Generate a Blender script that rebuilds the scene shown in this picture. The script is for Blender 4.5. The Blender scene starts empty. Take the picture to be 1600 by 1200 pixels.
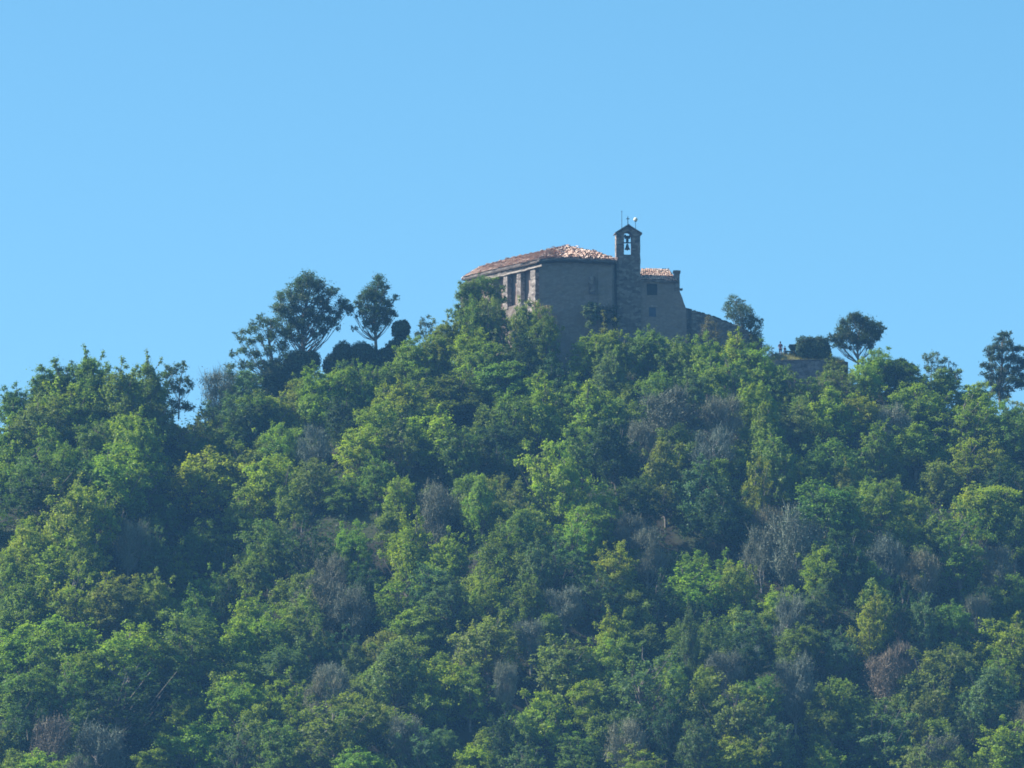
import bpy, bmesh, math, random
import numpy as np
from mathutils import Vector, noise as mnoise

# ------------------------------------------------------------------ camera, sky, sun, exposure
sc = bpy.context.scene
C = sc.collection
D0 = 700.0
PITCH = math.radians(9.0)
K = 0.08 * math.cos(PITCH) / D0          # one photo pixel (of 1600) in view-plane units
CAMZ = 2.0
cam_d = bpy.data.cameras.new("camera")
cam = bpy.data.objects.new("camera", cam_d); C.objects.link(cam)
cam.location = (0, -D0, CAMZ); cam.rotation_euler = (math.pi/2 + PITCH, 0, 0)
cam_d.sensor_width = 36; cam_d.lens = 36/(1600*K); cam_d.clip_start = 1; cam_d.clip_end = 20000
sc.camera = cam

SUN_EL = math.radians(41)
SUN_AZ = math.atan2(-0.95, 0.03)            # clockwise from +Y: left, slightly behind the hill
world = bpy.data.worlds.new("World"); sc.world = world; world.use_nodes = True
wn = world.node_tree; wn.nodes.clear()
sky = wn.nodes.new("ShaderNodeTexSky"); sky.sky_type = 'NISHITA'; sky.sun_disc = False
sky.sun_elevation = SUN_EL; sky.sun_rotation = SUN_AZ
sky.altitude = 600; sky.air_density = 0.75; sky.dust_density = 1.8; sky.ozone_density = 5.0
hs = wn.nodes.new("ShaderNodeHueSaturation"); hs.inputs['Saturation'].default_value = 1.12; hs.inputs['Hue'].default_value = 0.475
bg = wn.nodes.new("ShaderNodeBackground"); bg.inputs[1].default_value = 0.110
wo = wn.nodes.new("ShaderNodeOutputWorld")
wn.links.new(sky.outputs[0], hs.inputs['Color']); wn.links.new(hs.outputs[0], bg.inputs[0]); wn.links.new(bg.outputs[0], wo.inputs[0])
sun_d = bpy.data.lights.new("sun", 'SUN'); sun_d.energy = 5.0; sun_d.angle = math.radians(0.5); sun_d.color = (1.0, 0.94, 0.85)
sun = bpy.data.objects.new("sun", sun_d); C.objects.link(sun)
SD = Vector((math.sin(SUN_AZ)*math.cos(SUN_EL), math.cos(SUN_AZ)*math.cos(SUN_EL), math.sin(SUN_EL)))
sun.rotation_euler = SD.to_track_quat('Z', 'Y').to_euler(); sun.location = (0, 0, 200)
sc.view_settings.view_transform = 'Standard'; sc.view_settings.look = 'None'
sc.view_settings.exposure = 1.0; sc.view_settings.gamma = 1.0
sc.cycles.filter_width = 1.75
sc.cycles.max_bounces = 6; sc.cycles.diffuse_bounces = 3; sc.cycles.transmission_bounces = 3; sc.cycles.volume_bounces = 0
sc.cycles.use_denoising = True

def W(px, py, Y):
    """world point that stands at depth Y and is seen at photo pixel px, py"""
    v = (600-py)*K; u = (px-800)*K
    s, c = math.sin(PITCH), math.cos(PITCH)
    t = (Y+D0)/(c - v*s)
    return Vector((u*t, Y, CAMZ + t*(s + v*c)))
def proj(p):
    s, c = math.sin(PITCH), math.cos(PITCH)
    dy, dz = p[1]+D0, p[2]-CAMZ
    f = dy*c + dz*s; u = -dy*s + dz*c
    return 800 + p[0]/f/K, 600 - u/f/K

# ------------------------------------------------------------------ helpers
def link(name, me, mat=None, parent=None, loc=None):
    o = bpy.data.objects.new(name, me); C.objects.link(o)
    if mat:
        if me.materials: me.materials[0] = mat
        else: me.materials.append(mat)
    if parent is not None: o.parent = parent
    if loc is not None: o.location = loc
    return o
def obj(name, bm, mat, parent=None, smooth=False, loc=None):
    me = bpy.data.meshes.new(name); bm.to_mesh(me); bm.free()
    if smooth: me.polygons.foreach_set('use_smooth', [True]*len(me.polygons))
    return link(name, me, mat, parent, loc)
def thing(name, label, cat, loc=(0, 0, 0), group=None):
    o = bpy.data.objects.new(name, None); C.objects.link(o); o.location = loc
    o.empty_display_size = 0.5
    o['label'] = label; o['category'] = cat
    if group: o['group'] = group
    return o
def tag(o, label, cat, group=None):
    o['label'] = label; o['category'] = cat
    if group: o['group'] = group
    return o
def add_poly_prism(bm, pts, z0, z1):
    """pts: list of (x,y); z0,z1 floats or per-point lists"""
    n = len(pts)
    zb = z0 if hasattr(z0, '__len__') else [z0]*n
    zt = z1 if hasattr(z1, '__len__') else [z1]*n
    b = [bm.verts.new((p[0], p[1], zb[i])) for i, p in enumerate(pts)]
    t = [bm.verts.new((p[0], p[1], zt[i])) for i, p in enumerate(pts)]
    bm.faces.new(b[::-1]); bm.faces.new(t)
    for i in range(n):
        j = (i+1) % n
        bm.faces.new((b[i], b[j], t[j], t[i]))
def add_box(bm, x0, x1, y0, y1, z0, z1):
    add_poly_prism(bm, [(x0, y0), (x1, y0), (x1, y1), (x0, y1)], z0, z1)
def add_beam(bm, a, b, w, h):
    """box from a to b (Vectors), w horizontal width, h vertical height (centred)"""
    d = (b-a).normalized(); side = d.cross(Vector((0, 0, 1))); 
    if side.length < 1e-4: side = Vector((1, 0, 0))
    side.normalize(); up = side.cross(d)
    vs = []
    for p in (a, b):
        for s, t in ((-1, -1), (1, -1), (1, 1), (-1, 1)):
            vs.append(bm.verts.new(p + side*s*w/2 + up*t*h/2))
    for f in ((0, 1, 2, 3), (7, 6, 5, 4), (0, 4, 5, 1), (1, 5, 6, 2), (2, 6, 7, 3), (3, 7, 4, 0)):
        bm.faces.new([vs[i] for i in f])
def add_lathe(bm, prof, n=16, c=(0, 0, 0)):
    rings = []
    for r, z in prof:
        rings.append([bm.verts.new((c[0]+max(r, 1e-3)*math.cos(2*math.pi*i/n), c[1]+max(r, 1e-3)*math.sin(2*math.pi*i/n), c[2]+z)) for i in range(n)])
    for a, b in zip(rings, rings[1:]):
        for i in range(n):
            bm.faces.new((a[i], a[(i+1) % n], b[(i+1) % n], b[i]))
    bm.faces.new(rings[0][::-1]); bm.faces.new(rings[-1])
def rough(bm, maxlen=0.8, amp=0.05, seed=0):
    """break long edges and wobble the surface, so masonry is not ruler straight"""
    bmesh.ops.recalc_face_normals(bm, faces=bm.faces[:])
    bmesh.ops.triangulate(bm, faces=[f for f in bm.faces if len(f.verts) > 4])
    for _ in range(6):
        es = [e for e in bm.edges if e.calc_length() > maxlen]
        if not es: break
        bmesh.ops.subdivide_edges(bm, edges=es, cuts=1, use_grid_fill=True)
    for v in bm.verts:
        p = v.co*1.3 + Vector((seed*7.1, 0, 0))
        v.co += Vector((mnoise.noise(p), mnoise.noise(p+Vector((31, 0, 0))), mnoise.noise(p+Vector((0, 57, 0)))))*amp*2

# numpy quad soup with a per-face tint
def soup(name, V, nf, tint, hue):
    """V: (nf*4,3) verts of separate quads"""
    me = bpy.data.meshes.new(name)
    me.vertices.add(nf*4); me.loops.add(nf*4); me.polygons.add(nf)
    me.vertices.foreach_set('co', V.astype(np.float32).ravel())
    me.loops.foreach_set('vertex_index', np.arange(nf*4, dtype=np.int32))
    me.polygons.foreach_set('loop_start', np.arange(nf, dtype=np.int32)*4)
    a = me.attributes.new('tint', 'FLOAT', 'FACE'); a.data.foreach_set('value', tint.astype(np.float32))
    b = me.attributes.new('hue', 'FLOAT', 'FACE'); b.data.foreach_set('value', hue.astype(np.float32))
    me.update(calc_edges=True)
    return me
def norm(a):
    return a/np.maximum(np.linalg.norm(a, axis=-1, keepdims=True), 1e-6)
def leaf_quads(rng, P, N, size, aspect=0.62):
    n = len(P)
    r = norm(rng.normal(size=(n, 3)))
    t = norm(np.cross(N, r)); b = np.cross(N, t)
    s = (size*rng.uniform(0.65, 1.35, (n, 1)))
    fold = N*s*0.12
    V = np.stack([P-t*s*0.5, P-b*s*aspect*0.5-fold, P+t*s*0.5, P+b*s*aspect*0.5-fold], axis=1)
    return V.reshape(-1, 3)

# ------------------------------------------------------------------ materials
def mat(name):
    m = bpy.data.materials.new(name); m.use_nodes = True
    nt = m.node_tree; nt.nodes.clear()
    return m, nt, nt.nodes, nt.links
def N_(nodes, t, **kw):
    n = nodes.new(t)
    for k, v in kw.items(): setattr(n, k, v)
    return n
def leaf_material(name, base=None, transl=0.5, spec=0.22, rough_=0.5):
    m, nt, ns, ln = mat(name)
    at = N_(ns, 'ShaderNodeAttribute', attribute_name='tint')
    ah = N_(ns, 'ShaderNodeAttribute', attribute_name='hue')
    if base is None:
        oi = N_(ns, 'ShaderNodeObjectInfo'); colout = oi.outputs['Color']
    else:
        rgb = N_(ns, 'ShaderNodeRGB'); rgb.outputs[0].default_value = (*base, 1); colout = rgb.outputs[0]
    hsv = N_(ns, 'ShaderNodeHueSaturation')
    mr = N_(ns, 'ShaderNodeMapRange'); mr.inputs['To Min'].default_value = 0.55; mr.inputs['To Max'].default_value = 1.5
    mh = N_(ns, 'ShaderNodeMapRange'); mh.inputs['To Min'].default_value = 0.482; mh.inputs['To Max'].default_value = 0.522
    ln.new(at.outputs['Fac'], mr.inputs['Value']); ln.new(ah.outputs['Fac'], mh.inputs['Value'])
    ln.new(colout, hsv.inputs['Color']); ln.new(mr.outputs[0], hsv.inputs['Value']); ln.new(mh.outputs[0], hsv.inputs['Hue'])
    p = N_(ns, 'ShaderNodeBsdfPrincipled'); p.inputs['Roughness'].default_value = rough_
    p.inputs['Specular IOR Level'].default_value = spec
    tr = N_(ns, 'ShaderNodeBsdfTranslucent')
    g = N_(ns, 'ShaderNodeMix', data_type='RGBA', blend_type='MULTIPLY'); g.inputs['Factor'].default_value = 1
    ln.new(hsv.outputs[0], g.inputs['A']); g.inputs['B'].default_value = (1.5, 1.45, 0.45, 1)
    ln.new(hsv.outputs[0], p.inputs['Base Color']); ln.new(g.outputs['Result'], tr.inputs['Color'])
    mx = N_(ns, 'ShaderNodeMixShader'); mx.inputs[0].default_value = transl
    ln.new(p.outputs[0], mx.inputs[1]); ln.new(tr.outputs[0], mx.inputs[2])
    o = N_(ns, 'ShaderNodeOutputMaterial'); ln.new(mx.outputs[0], o.inputs[0])
    return m
def noise_material(name, c0, c1, scale=1.0, rough_=0.9, bump=0.3, detail=8, c2=None, scale2=None, attr=None):
    m, nt, ns, ln = mat(name)
    tc = N_(ns, 'ShaderNodeTexCoord')
    nz = N_(ns, 'ShaderNodeTexNoise'); nz.inputs['Scale'].default_value = scale; nz.inputs['Detail'].default_value = detail
    ln.new(tc.outputs['Object'], nz.inputs['Vector'])
    cr = N_(ns, 'ShaderNodeValToRGB'); cr.color_ramp.elements[0].color = (*c0, 1); cr.color_ramp.elements[1].color = (*c1, 1)
    cr.color_ramp.elements[0].position = 0.35; cr.color_ramp.elements[1].position = 0.65
    ln.new(nz.outputs[0], cr.inputs[0]); col = cr.outputs[0]
    if c2:
        n2 = N_(ns, 'ShaderNodeTexNoise'); n2.inputs['Scale'].default_value = scale2; n2.inputs['Detail'].default_value = 4
        ln.new(tc.outputs['Object'], n2.inputs['Vector'])
        r2 = N_(ns, 'ShaderNodeMapRange'); r2.inputs['From Min'].default_value = 0.5; r2.inputs['From Max'].default_value = 0.65
        ln.new(n2.outputs[0], r2.inputs['Value'])
        mx = N_(ns, 'ShaderNodeMix', data_type='RGBA'); ln.new(r2.outputs[0], mx.inputs['Factor'])
        ln.new(col, mx.inputs['A']); mx.inputs['B'].default_value = (*c2, 1); col = mx.outputs['Result']
    p = N_(ns, 'ShaderNodeBsdfPrincipled'); p.inputs['Roughness'].default_value = rough_
    p.inputs['Specular IOR Level'].default_value = 0.2
    ln.new(col, p.inputs['Base Color'])
    b = N_(ns, 'ShaderNodeBump'); b.inputs['Strength'].default_value = bump; b.inputs['Distance'].default_value = 0.1
    ln.new(nz.outputs[0], b.inputs['Height']); ln.new(b.outputs[0], p.inputs['Normal'])
    o = N_(ns, 'ShaderNodeOutputMaterial'); ln.new(p.outputs[0], o.inputs[0])
    return m
def stone_material(name, base, dark, pale, course=0.34):
    """rubble masonry: uneven stones, joints, pale lime patches and weather streaks"""
    m, nt, ns, ln = mat(name)
    tc = N_(ns, 'ShaderNodeTexCoord')
    mp = N_(ns, 'ShaderNodeMapping'); mp.inputs['Scale'].default_value = (1/0.46, 1/0.46, 1/course)
    ln.new(tc.outputs['Object'], mp.inputs['Vector'])
    dn = N_(ns, 'ShaderNodeTexNoise'); dn.inputs['Scale'].default_value = 1.5; ln.new(mp.outputs[0], dn.inputs['Vector'])
    ad = N_(ns, 'ShaderNodeMix', data_type='VECTOR'); ad.inputs['Factor'].default_value = 0.18
    ln.new(mp.outputs[0], ad.inputs['A']); ln.new(dn.outputs['Color'], ad.inputs['B'])
    vo = N_(ns, 'ShaderNodeTexVoronoi'); vo.inputs['Scale'].default_value = 1.1; ln.new(ad.outputs['Result'], vo.inputs['Vector'])
    ve = N_(ns, 'ShaderNodeTexVoronoi', feature='DISTANCE_TO_EDGE'); ve.inputs['Scale'].default_value = 1.1; ln.new(ad.outputs['Result'], ve.inputs['Vector'])
    cr = N_(ns, 'ShaderNodeValToRGB')
    cr.color_ramp.elements[0].color = (*dark, 1); cr.color_ramp.elements[1].color = (*pale, 1)
    e = cr.color_ramp.elements.new(0.5); e.color = (*base, 1)
    sep = N_(ns, 'ShaderNodeSeparateColor'); ln.new(vo.outputs['Color'], sep.inputs[0]); ln.new(sep.outputs[0], cr.inputs[0])
    # joints
    jr = N_(ns, 'ShaderNodeMapRange'); jr.inputs['From Max'].default_value = 0.07; ln.new(ve.outputs[0], jr.inputs['Value'])
    mj = N_(ns, 'ShaderNodeMix', data_type='RGBA'); ln.new(jr.outputs[0], mj.inputs['Factor'])
    mj.inputs['A'].default_value = (*[x*0.88 for x in base], 1); ln.new(cr.outputs[0], mj.inputs['B'])
    # patches, stains
    n1 = N_(ns, 'ShaderNodeTexNoise'); n1.inputs['Scale'].default_value = 0.28; n1.inputs['Detail'].default_value = 6; ln.new(tc.outputs['Object'], n1.inputs['Vector'])
    r1 = N_(ns, 'ShaderNodeMapRange'); r1.inputs['From Min'].default_value = 0.5; r1.inputs['From Max'].default_value = 0.7; r1.inputs['To Max'].default_value = 0.25; ln.new(n1.outputs[0], r1.inputs['Value'])
    m1 = N_(ns, 'ShaderNodeMix', data_type='RGBA'); ln.new(r1.outputs[0], m1.inputs['Factor']); ln.new(mj.outputs['Result'], m1.inputs['A']); m1.inputs['B'].default_value = (*pale, 1)
    mp2 = N_(ns, 'ShaderNodeMapping'); mp2.inputs['Scale'].default_value = (1.1, 1.1, 0.18); ln.new(tc.outputs['Object'], mp2.inputs['Vector'])
    n2 = N_(ns, 'ShaderNodeTexNoise'); n2.inputs['Scale'].default_value = 1.0; n2.inputs['Detail'].default_value = 5; ln.new(mp2.outputs[0], n2.inputs['Vector'])
    r2 = N_(ns, 'ShaderNodeMapRange'); r2.inputs['From Min'].default_value = 0.52; r2.inputs['From Max'].default_value = 0.68; r2.inputs['To Max'].default_value = 0.85; ln.new(n2.outputs[0], r2.inputs['Value'])
    m2 = N_(ns, 'ShaderNodeMix', data_type='RGBA'); ln.new(r2.outputs[0], m2.inputs['Factor']); ln.new(m1.outputs['Result'], m2.inputs['A']); m2.inputs['B'].default_value = (*dark, 1)
    p = N_(ns, 'ShaderNodeBsdfPrincipled'); p.inputs['Roughness'].default_value = 0.93; p.inputs['Specular IOR Level'].default_value = 0.15
    ln.new(m2.outputs['Result'], p.inputs['Base Color'])
    b = N_(ns, 'ShaderNodeBump'); b.inputs['Strength'].default_value = 0.5; b.inputs['Distance'].default_value = 0.08
    ln.new(jr.outputs[0], b.inputs['Height']); ln.new(b.outputs[0], p.inputs['Normal'])
    o = N_(ns, 'ShaderNodeOutputMaterial'); ln.new(p.outputs[0], o.inputs[0])
    return m
def plain(name, c, rough_=0.6, metal=0.0):
    return noise_material(name, [x*0.8 for x in c], [min(1, x*1.15) for x in c], 3.0, rough_, 0.1)
def tile_material():
    m, nt, ns, ln = mat("roof_tiles")
    at = N_(ns, 'ShaderNodeAttribute', attribute_name='tint')
    cr = N_(ns, 'ShaderNodeValToRGB'); cr.color_ramp.interpolation = 'LINEAR'
    els = cr.color_ramp.elements
    els[0].color = (0.11, 0.07, 0.06, 1); els[1].color = (0.68, 0.54, 0.43, 1); els[1].position = 1
    for pos, c in ((0.25, (0.26, 0.14, 0.11)), (0.5, (0.43, 0.26, 0.18)), (0.75, (0.56, 0.39, 0.29))):
        e = els.new(pos); e.color = (*c, 1)
    ln.new(at.outputs['Fac'], cr.inputs[0])
    p = N_(ns, 'ShaderNodeBsdfPrincipled'); p.inputs['Roughness'].default_value = 0.85
    ln.new(cr.outputs[0], p.inputs['Base Color'])
    o = N_(ns, 'ShaderNodeOutputMaterial'); ln.new(p.outputs[0], o.inputs[0])
    return m
M_LEAF = leaf_material("leaves")
M_TWIG = leaf_material("twigs", None, 0.0, 0.2, 0.8)
M_YEW = leaf_material("yew_leaves", None, 0.08, 0.12, 0.7)
M_BARK = noise_material("bark", (0.09, 0.075, 0.06), (0.20, 0.18, 0.15), 2.2, 0.95, 0.6)
M_BARK_PALE = noise_material("pale_bark", (0.18, 0.165, 0.145), (0.34, 0.32, 0.28), 2.2, 0.95, 0.6)
M_STONE = stone_material("rubble_stone", (0.205, 0.170, 0.145), (0.178, 0.148, 0.126), (0.228, 0.193, 0.163), 0.24)
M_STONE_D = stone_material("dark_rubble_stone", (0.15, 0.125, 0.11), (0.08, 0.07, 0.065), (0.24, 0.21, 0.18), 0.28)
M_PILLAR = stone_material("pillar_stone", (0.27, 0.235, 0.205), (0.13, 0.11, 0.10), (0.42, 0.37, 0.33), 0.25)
M_PALE = plain("pale_timber", (0.30, 0.26, 0.22), 0.9)
M_BROWN = noise_material("brown_plaster", (0.22, 0.155, 0.13), (0.32, 0.24, 0.20), 0.7, 0.95, 0.2)
M_TILE = tile_material()
M_SOIL = noise_material("hill_soil", (0.018, 0.018, 0.012), (0.038, 0.036, 0.024), 0.35, 1.0, 0.5, 10, (0.04, 0.055, 0.02), 0.15)
M_GRASS = noise_material("dry_grass_ground", (0.10, 0.13, 0.04), (0.26, 0.23, 0.13), 0.9, 1.0, 0.5, 10)
M_IRON = plain("dark_iron", (0.05, 0.05, 0.05), 0.6)
M_BRONZE = plain("bell_bronze", (0.09, 0.07, 0.045), 0.5)
M_WOODD = plain("dark_wood", (0.06, 0.045, 0.035), 0.8)
M_GLASSD = plain("dark_window", (0.015, 0.017, 0.02), 0.25)
M_BLUEG = plain("blue_grey_shutter", (0.045, 0.07, 0.11), 0.6)
M_GLOBE = plain("cream_globe", (0.75, 0.70, 0.55), 0.35)
M_MOSS = noise_material("mossy_top", (0.03, 0.035, 0.025), (0.08, 0.08, 0.05), 1.5, 1.0, 0.5)
M_GREENP = plain("dark_green_table", (0.03, 0.06, 0.045), 0.7)

# ------------------------------------------------------------------ terrain
RPX = [-500, -100, 0, 110, 200, 290, 330, 400, 480, 600, 700, 790, 880, 1000, 1100, 1150, 1200, 1300, 1350, 1450, 1600, 1750, 2200]
RPY = [860, 725, 680, 645, 635, 670, 668, 628, 600, 575, 575, 568, 578, 578, 580, 588, 606, 612, 606, 632, 672, 715, 840]
RYY = [-20, -14, -12, -12, -12, -8, -4, -2, -2, -2, -3, -4, -4, -3, -3, -3, -3.5, -3.5, -2, -2, 0, 0, 0]
_rx = []; _rz = []
for a_, b_, c_ in zip(RPX, RPY, RYY):
    w_ = W(a_, b_, c_); _rx.append(w_.x); _rz.append(w_.z)
_ry = RYY
def ridge(x):
    return np.interp(x, _rx, _rz), np.interp(x, _rx, _ry)
def H(x, y):
    zr, yr = ridge(x)
    d = yr - y
    x = np.asarray(x, float); y = np.asarray(y, float)
    dd = np.maximum(d, 0)
    front = 0.70*dd - 0.9*np.exp(-dd/6.0)+0.9
    back = np.maximum(-d-14, 0)*0.55
    w = np.clip(dd/18, 0, 1)*np.clip((150-dd)/40, 0, 1)
    dia = x*0.8 + y*0.6
    bump = (2.3*np.sin(dia*2*math.pi/37+0.6) + 1.5*np.sin((x*0.55-y*0.35)*2*math.pi/19+1.1) + 0.9*np.sin(x*2*math.pi/9.5+y*0.21))*w
    z = zr - front - back + bump
    return np.maximum(z, 0.0 + 0.02*np.abs(x)*0)
def hgt(x, y): return float(H(x, y))
def build_ground():
    xs = np.concatenate([np.linspace(-1500, -160, 14), np.arange(-150, 151, 2.0), np.linspace(160, 1500, 14)])
    ys = np.concatenate([np.linspace(-1500, -260, 20), np.arange(-250, 61, 2.0), np.linspace(70, 1500, 30)])
    X, Y = np.meshgrid(xs, ys)
    Z = H(np.clip(X, -600, 600), Y)
    P = np.stack([X, Y, Z], -1).reshape(-1, 3)
    nx, ny = len(xs), len(ys)
    idx = np.arange(nx*ny).reshape(ny, nx)
    F = np.stack([idx[:-1, :-1], idx[:-1, 1:], idx[1:, 1:], idx[1:, :-1]], -1).reshape(-1, 4)
    me = bpy.data.meshes.new("hillside")
    me.from_pydata(P.tolist(), [], F.tolist()); me.polygons.foreach_set('use_smooth', [True]*len(me.polygons))
    o = link("hillside", me, M_SOIL); o['kind'] = 'structure'
build_ground()
def ray_ground(px, py):
    """first depth where the view ray meets the hillside"""
    prev = None
    for Y in np.arange(-260, 8, 1.0):
        p = W(px, py, Y)
        if p.z < hgt(p.x, p.y): return Y
    return None

# ------------------------------------------------------------------ chapel
def build_chapel():
    ch = thing("chapel", "old stone chapel with red tiled roof and open bell tower crowning the hill", "chapel", (0, 0, 0))
    zbot = 104.0
    A = W(727, 432, 13); B = W(842, 405, 0); Cc = W(956, 405, 1.0)
    A2, B2, C2 = (A.x, A.y), (B.x, B.y), (Cc.x, Cc.y)
    D2, E2, F2 = (Cc.x+4.0, 14.0), (8.0, 26.0), (-3.0, 25.0)
    Bf = W(880, 402, 0.33); B3 = (Bf.x, Bf.y)           # slight fold in the front wall
    ze = W(842, 405, 0).z - 0.15
    zlow = W(842, 468, 0).z
    zlin = W(842, 418, 0).z
    # direction of the portico front and its inward normal
    dx, dy = A2[0]-B2[0], A2[1]-B2[1]; L = math.hypot(dx, dy); ux, uy = dx/L, dy/L
    nx, ny = -uy*-1, ux*-1
    nx, ny = (uy, -ux) if (uy*0 + (-ux)*1) > 0 else (-uy, ux)   # points to +y / into the building
    def along(t, off=0.0): return (B2[0]+ux*t+nx*off, B2[1]+uy*t+ny*off)
    bm = bmesh.new()
    add_poly_prism(bm, [A2, B2, B3, C2, D2, E2, F2], zbot, zlow)
    rec = 0.9
    Ai, Bi = along(L, rec), along(0.6, rec)
    bx = (B3[0]*0.75+C2[0]*0.25, B3[1]*0.75+C2[1]*0.25)
    add_poly_prism(bm, [Ai, Bi, (bx[0], bx[1]+0.0), C2, D2, E2, F2], zlow+0.003, ze)
    # solid front pier between the corner and the nave
    add_poly_prism(bm, [B2, B3, (bx[0]-0.01, bx[1]+0.004), (bx[0]-0.2, bx[1]+1.2), along(0.02, 1.2)], zlow+0.004, ze-0.003)
    # flat buttress strip at the right end of the front wall
    q = [(C2[0]-1.75, C2[1]-0.22-0.12), (C2[0]-0.02, C2[1]-0.22), (C2[0]-0.02, C2[1]-0.004), (C2[0]-1.75, C2[1]-0.12)]
    add_poly_prism(bm, q, zbot+1, ze-0.6)
    rough(bm, 0.9, 0.055, 1)
    wall = obj("wall", bm, M_STONE, ch)
    # small blocked window on the front wall
    w = bmesh.new(); p = W(925, 445, 0.0)
    add_box(w, p.x-0.42, p.x+0.42, 0.25, 0.55, p.z-1.1, p.z+1.1); rough(w, 0.6, 0.02, 8)
    obj("blocked_window", w, M_STONE_D, ch)
    # plaster wall inside the portico
    bm = bmesh.new()
    a, b = along(L-0.2, rec-0.12), along(1.0, rec-0.12); a_, b_ = along(L-0.2, rec-0.01), along(1.0, rec-0.01)
    add_poly_prism(bm, [a, b, b_, a_], zlow+0.02, ze-0.02); obj("portico_wall", bm, M_BROWN, ch)
    bm = bmesh.new()
    add_poly_prism(bm, [along(L-0.01, 0.0), along(L-0.01, rec), along(L-0.5, rec), along(L-0.5, 0.0)], zlow+0.01, zlin+0.2); rough(bm, 0.8, 0.04, 13)
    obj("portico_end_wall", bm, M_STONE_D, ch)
    # frieze and the pale beam on the pillars
    bm = bmesh.new()
    f0, f1, f2, f3 = along(0.35, -0.02), along(L, -0.02), along(L, 0.6), along(0.35, 0.6)
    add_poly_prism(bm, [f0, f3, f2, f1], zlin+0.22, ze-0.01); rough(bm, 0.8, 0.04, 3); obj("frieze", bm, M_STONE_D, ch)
    bm = bmesh.new()
    f0, f1, f2, f3 = along(-0.9, -0.22), along(L*0.86, -0.22), along(L*0.86, 0.35), along(-0.0, 0.35)
    add_poly_prism(bm, [f0, f3, f2, f1], zlin+0.0, zlin+0.2); rough(bm, 1.0, 0.05, 4); obj("beam", bm, M_PALE, ch)
    # pillars
    for i, (px, w0, w1, bat) in enumerate(((833, 1.05, 1.7, 1), (811, 0.85, 0.95, 0), (790, 0.85, 0.95, 0), (768, 0.85, 0.9, 0))):
        # find t so that pillar stands at px
        best = min(np.arange(0, L, 0.02), key=lambda t: abs(proj((*along(t), zlow+2))[0]-px))
        bm = bmesh.new()
        n = 10
        for k in range(n):
            s0 = k/n; ww = (w1*(1-s0)+w0*s0)
            if bat: ww = w0 + (w1-w0)*max(0, 1-s0*1.6)
            wj = ww*random.Random(i*31+k).uniform(0.92, 1.06)/2
            z0 = zlow-0.3+(zlin-zlow+0.3)*k/n; z1 = zlow-0.3+(zlin-zlow+0.3)*(k+1)/n - 0.004
            sh = random.Random(i*77+k).uniform(-0.03, 0.03)
            oo = -0.06 - (0.25*max(0, 1-s0*2) if bat else 0) + sh
            add_poly_prism(bm, [along(best-wj+sh, oo), along(best-wj+sh, 0.62), along(best+wj+sh, 0.62), along(best+wj+sh, oo)], z0, z1)
        rough(bm, 0.4, 0.025, 5+i)
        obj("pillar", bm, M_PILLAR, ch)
    # sunlit base of the portico front, standing a little proud of the wall
    bm = bmesh.new()
    zz = W(842, 500, 0).z
    add_poly_prism(bm, [along(0.1, -0.18), along(0.1, 0.0), along(5.0, 0.0), along(5.0, -0.18)], zz-4, zlow-0.05)
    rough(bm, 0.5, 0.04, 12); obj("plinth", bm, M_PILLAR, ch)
    # low block on the far left
    bm = bmesh.new(); p = W(719, 443, 15)
    add_poly_prism(bm, [(p.x, 15), (p.x+1.6, 14.0), (p.x+2.6, 17), (p.x+0.3, 18)], zbot, p.z); rough(bm, 0.9, 0.05, 7)
    obj("side_wall", bm, M_STONE_D, ch)

    # main roof: uneven hipped planes from eaves to a low apex
    ov = 0.55
    def eave(px, py, Y): return W(px, py, Y)
    eA = W(723.5, 433.5, 13.2); eA1 = W(781, 419.5, 6.6); eB = W(842, 405.5, -0.7); eBf = W(880, 402.8, -0.45); eC = W(959, 406.5, 0.3)
    P_ = W(886, 385.5, 12); Mm = W(800, 403.5, 14.5); R_ = W(925, 394, 10.5); P2 = W(862, 390, 12)
    M2 = W(750, 417.5, 15.5)
    eD = Vector((D2[0]+0.5, 14.2, ze+0.05)); eE = Vector((8.2, 26.6, ze)); eF = Vector((-3.4, 25.6, ze))
    tris = [(eA, eA1, M2), (eA1, Mm, M2), (eA1, eB, Mm), (eB, P2, Mm), (eB, eBf, P2), (eBf, P_, P2), (eBf, eC, R_), (eBf, R_, P_),
            (eC, eD, R_), (eD, eE, R_), (R_, eE, P_), (eE, eF, P_), (P_, eF, P2), (P2, eF, Mm), (Mm, eF, M2), (M2, eF, eA)]
    roof_from_tris("roof", tris, ch, seed=5, drop=0.22, messy=[6, 7, 8, 5])

    # rafter ends / eave course under the front, dark tone painting in the eave shade
    bm = bmesh.new()
    for a, b in ((eA, eA1), (eA1, eB), (eB, eBf), (eBf, eC)):
        dz = Vector((0, 0.35, -0.32)); add_beam(bm, a+dz, b+dz, 0.5, 0.16)
    rough(bm, 0.8, 0.04, 9); obj("eave_course", bm, M_WOODD, ch)
    # ridge stones weighing down the tiles
    rr = random.Random(3)
    line = [M2, Mm, P2, P_, R_, W(957, 404, 2.0)]
    for a, b in zip(line, line[1:]):
        n = max(2, int((b-a).length/0.75))
        for k in range(n):
            if rr.random() < 0.25: continue
            p = a.lerp(b, (k+rr.random()*0.6)/n)+Vector((0, -0.1, 0.12)); s = rr.uniform(0.14, 0.3)
            bm = bmesh.new(); r = bmesh.ops.create_icosphere(bm, subdivisions=1, radius=s)
            for v in r['verts']: v.co = Vector((v.co.x*1.3, v.co.y, v.co.z*0.6))*(1+0.35*mnoise.noise(v.co*5+p)) + p
            obj("ridge_stone", bm, M_PILLAR, ch)

    # ---------------- bell tower
    yt = 2.0; th = 1.5
    L0, R0 = W(963.5, 364, yt), W(1000.5, 364, yt)
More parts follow.
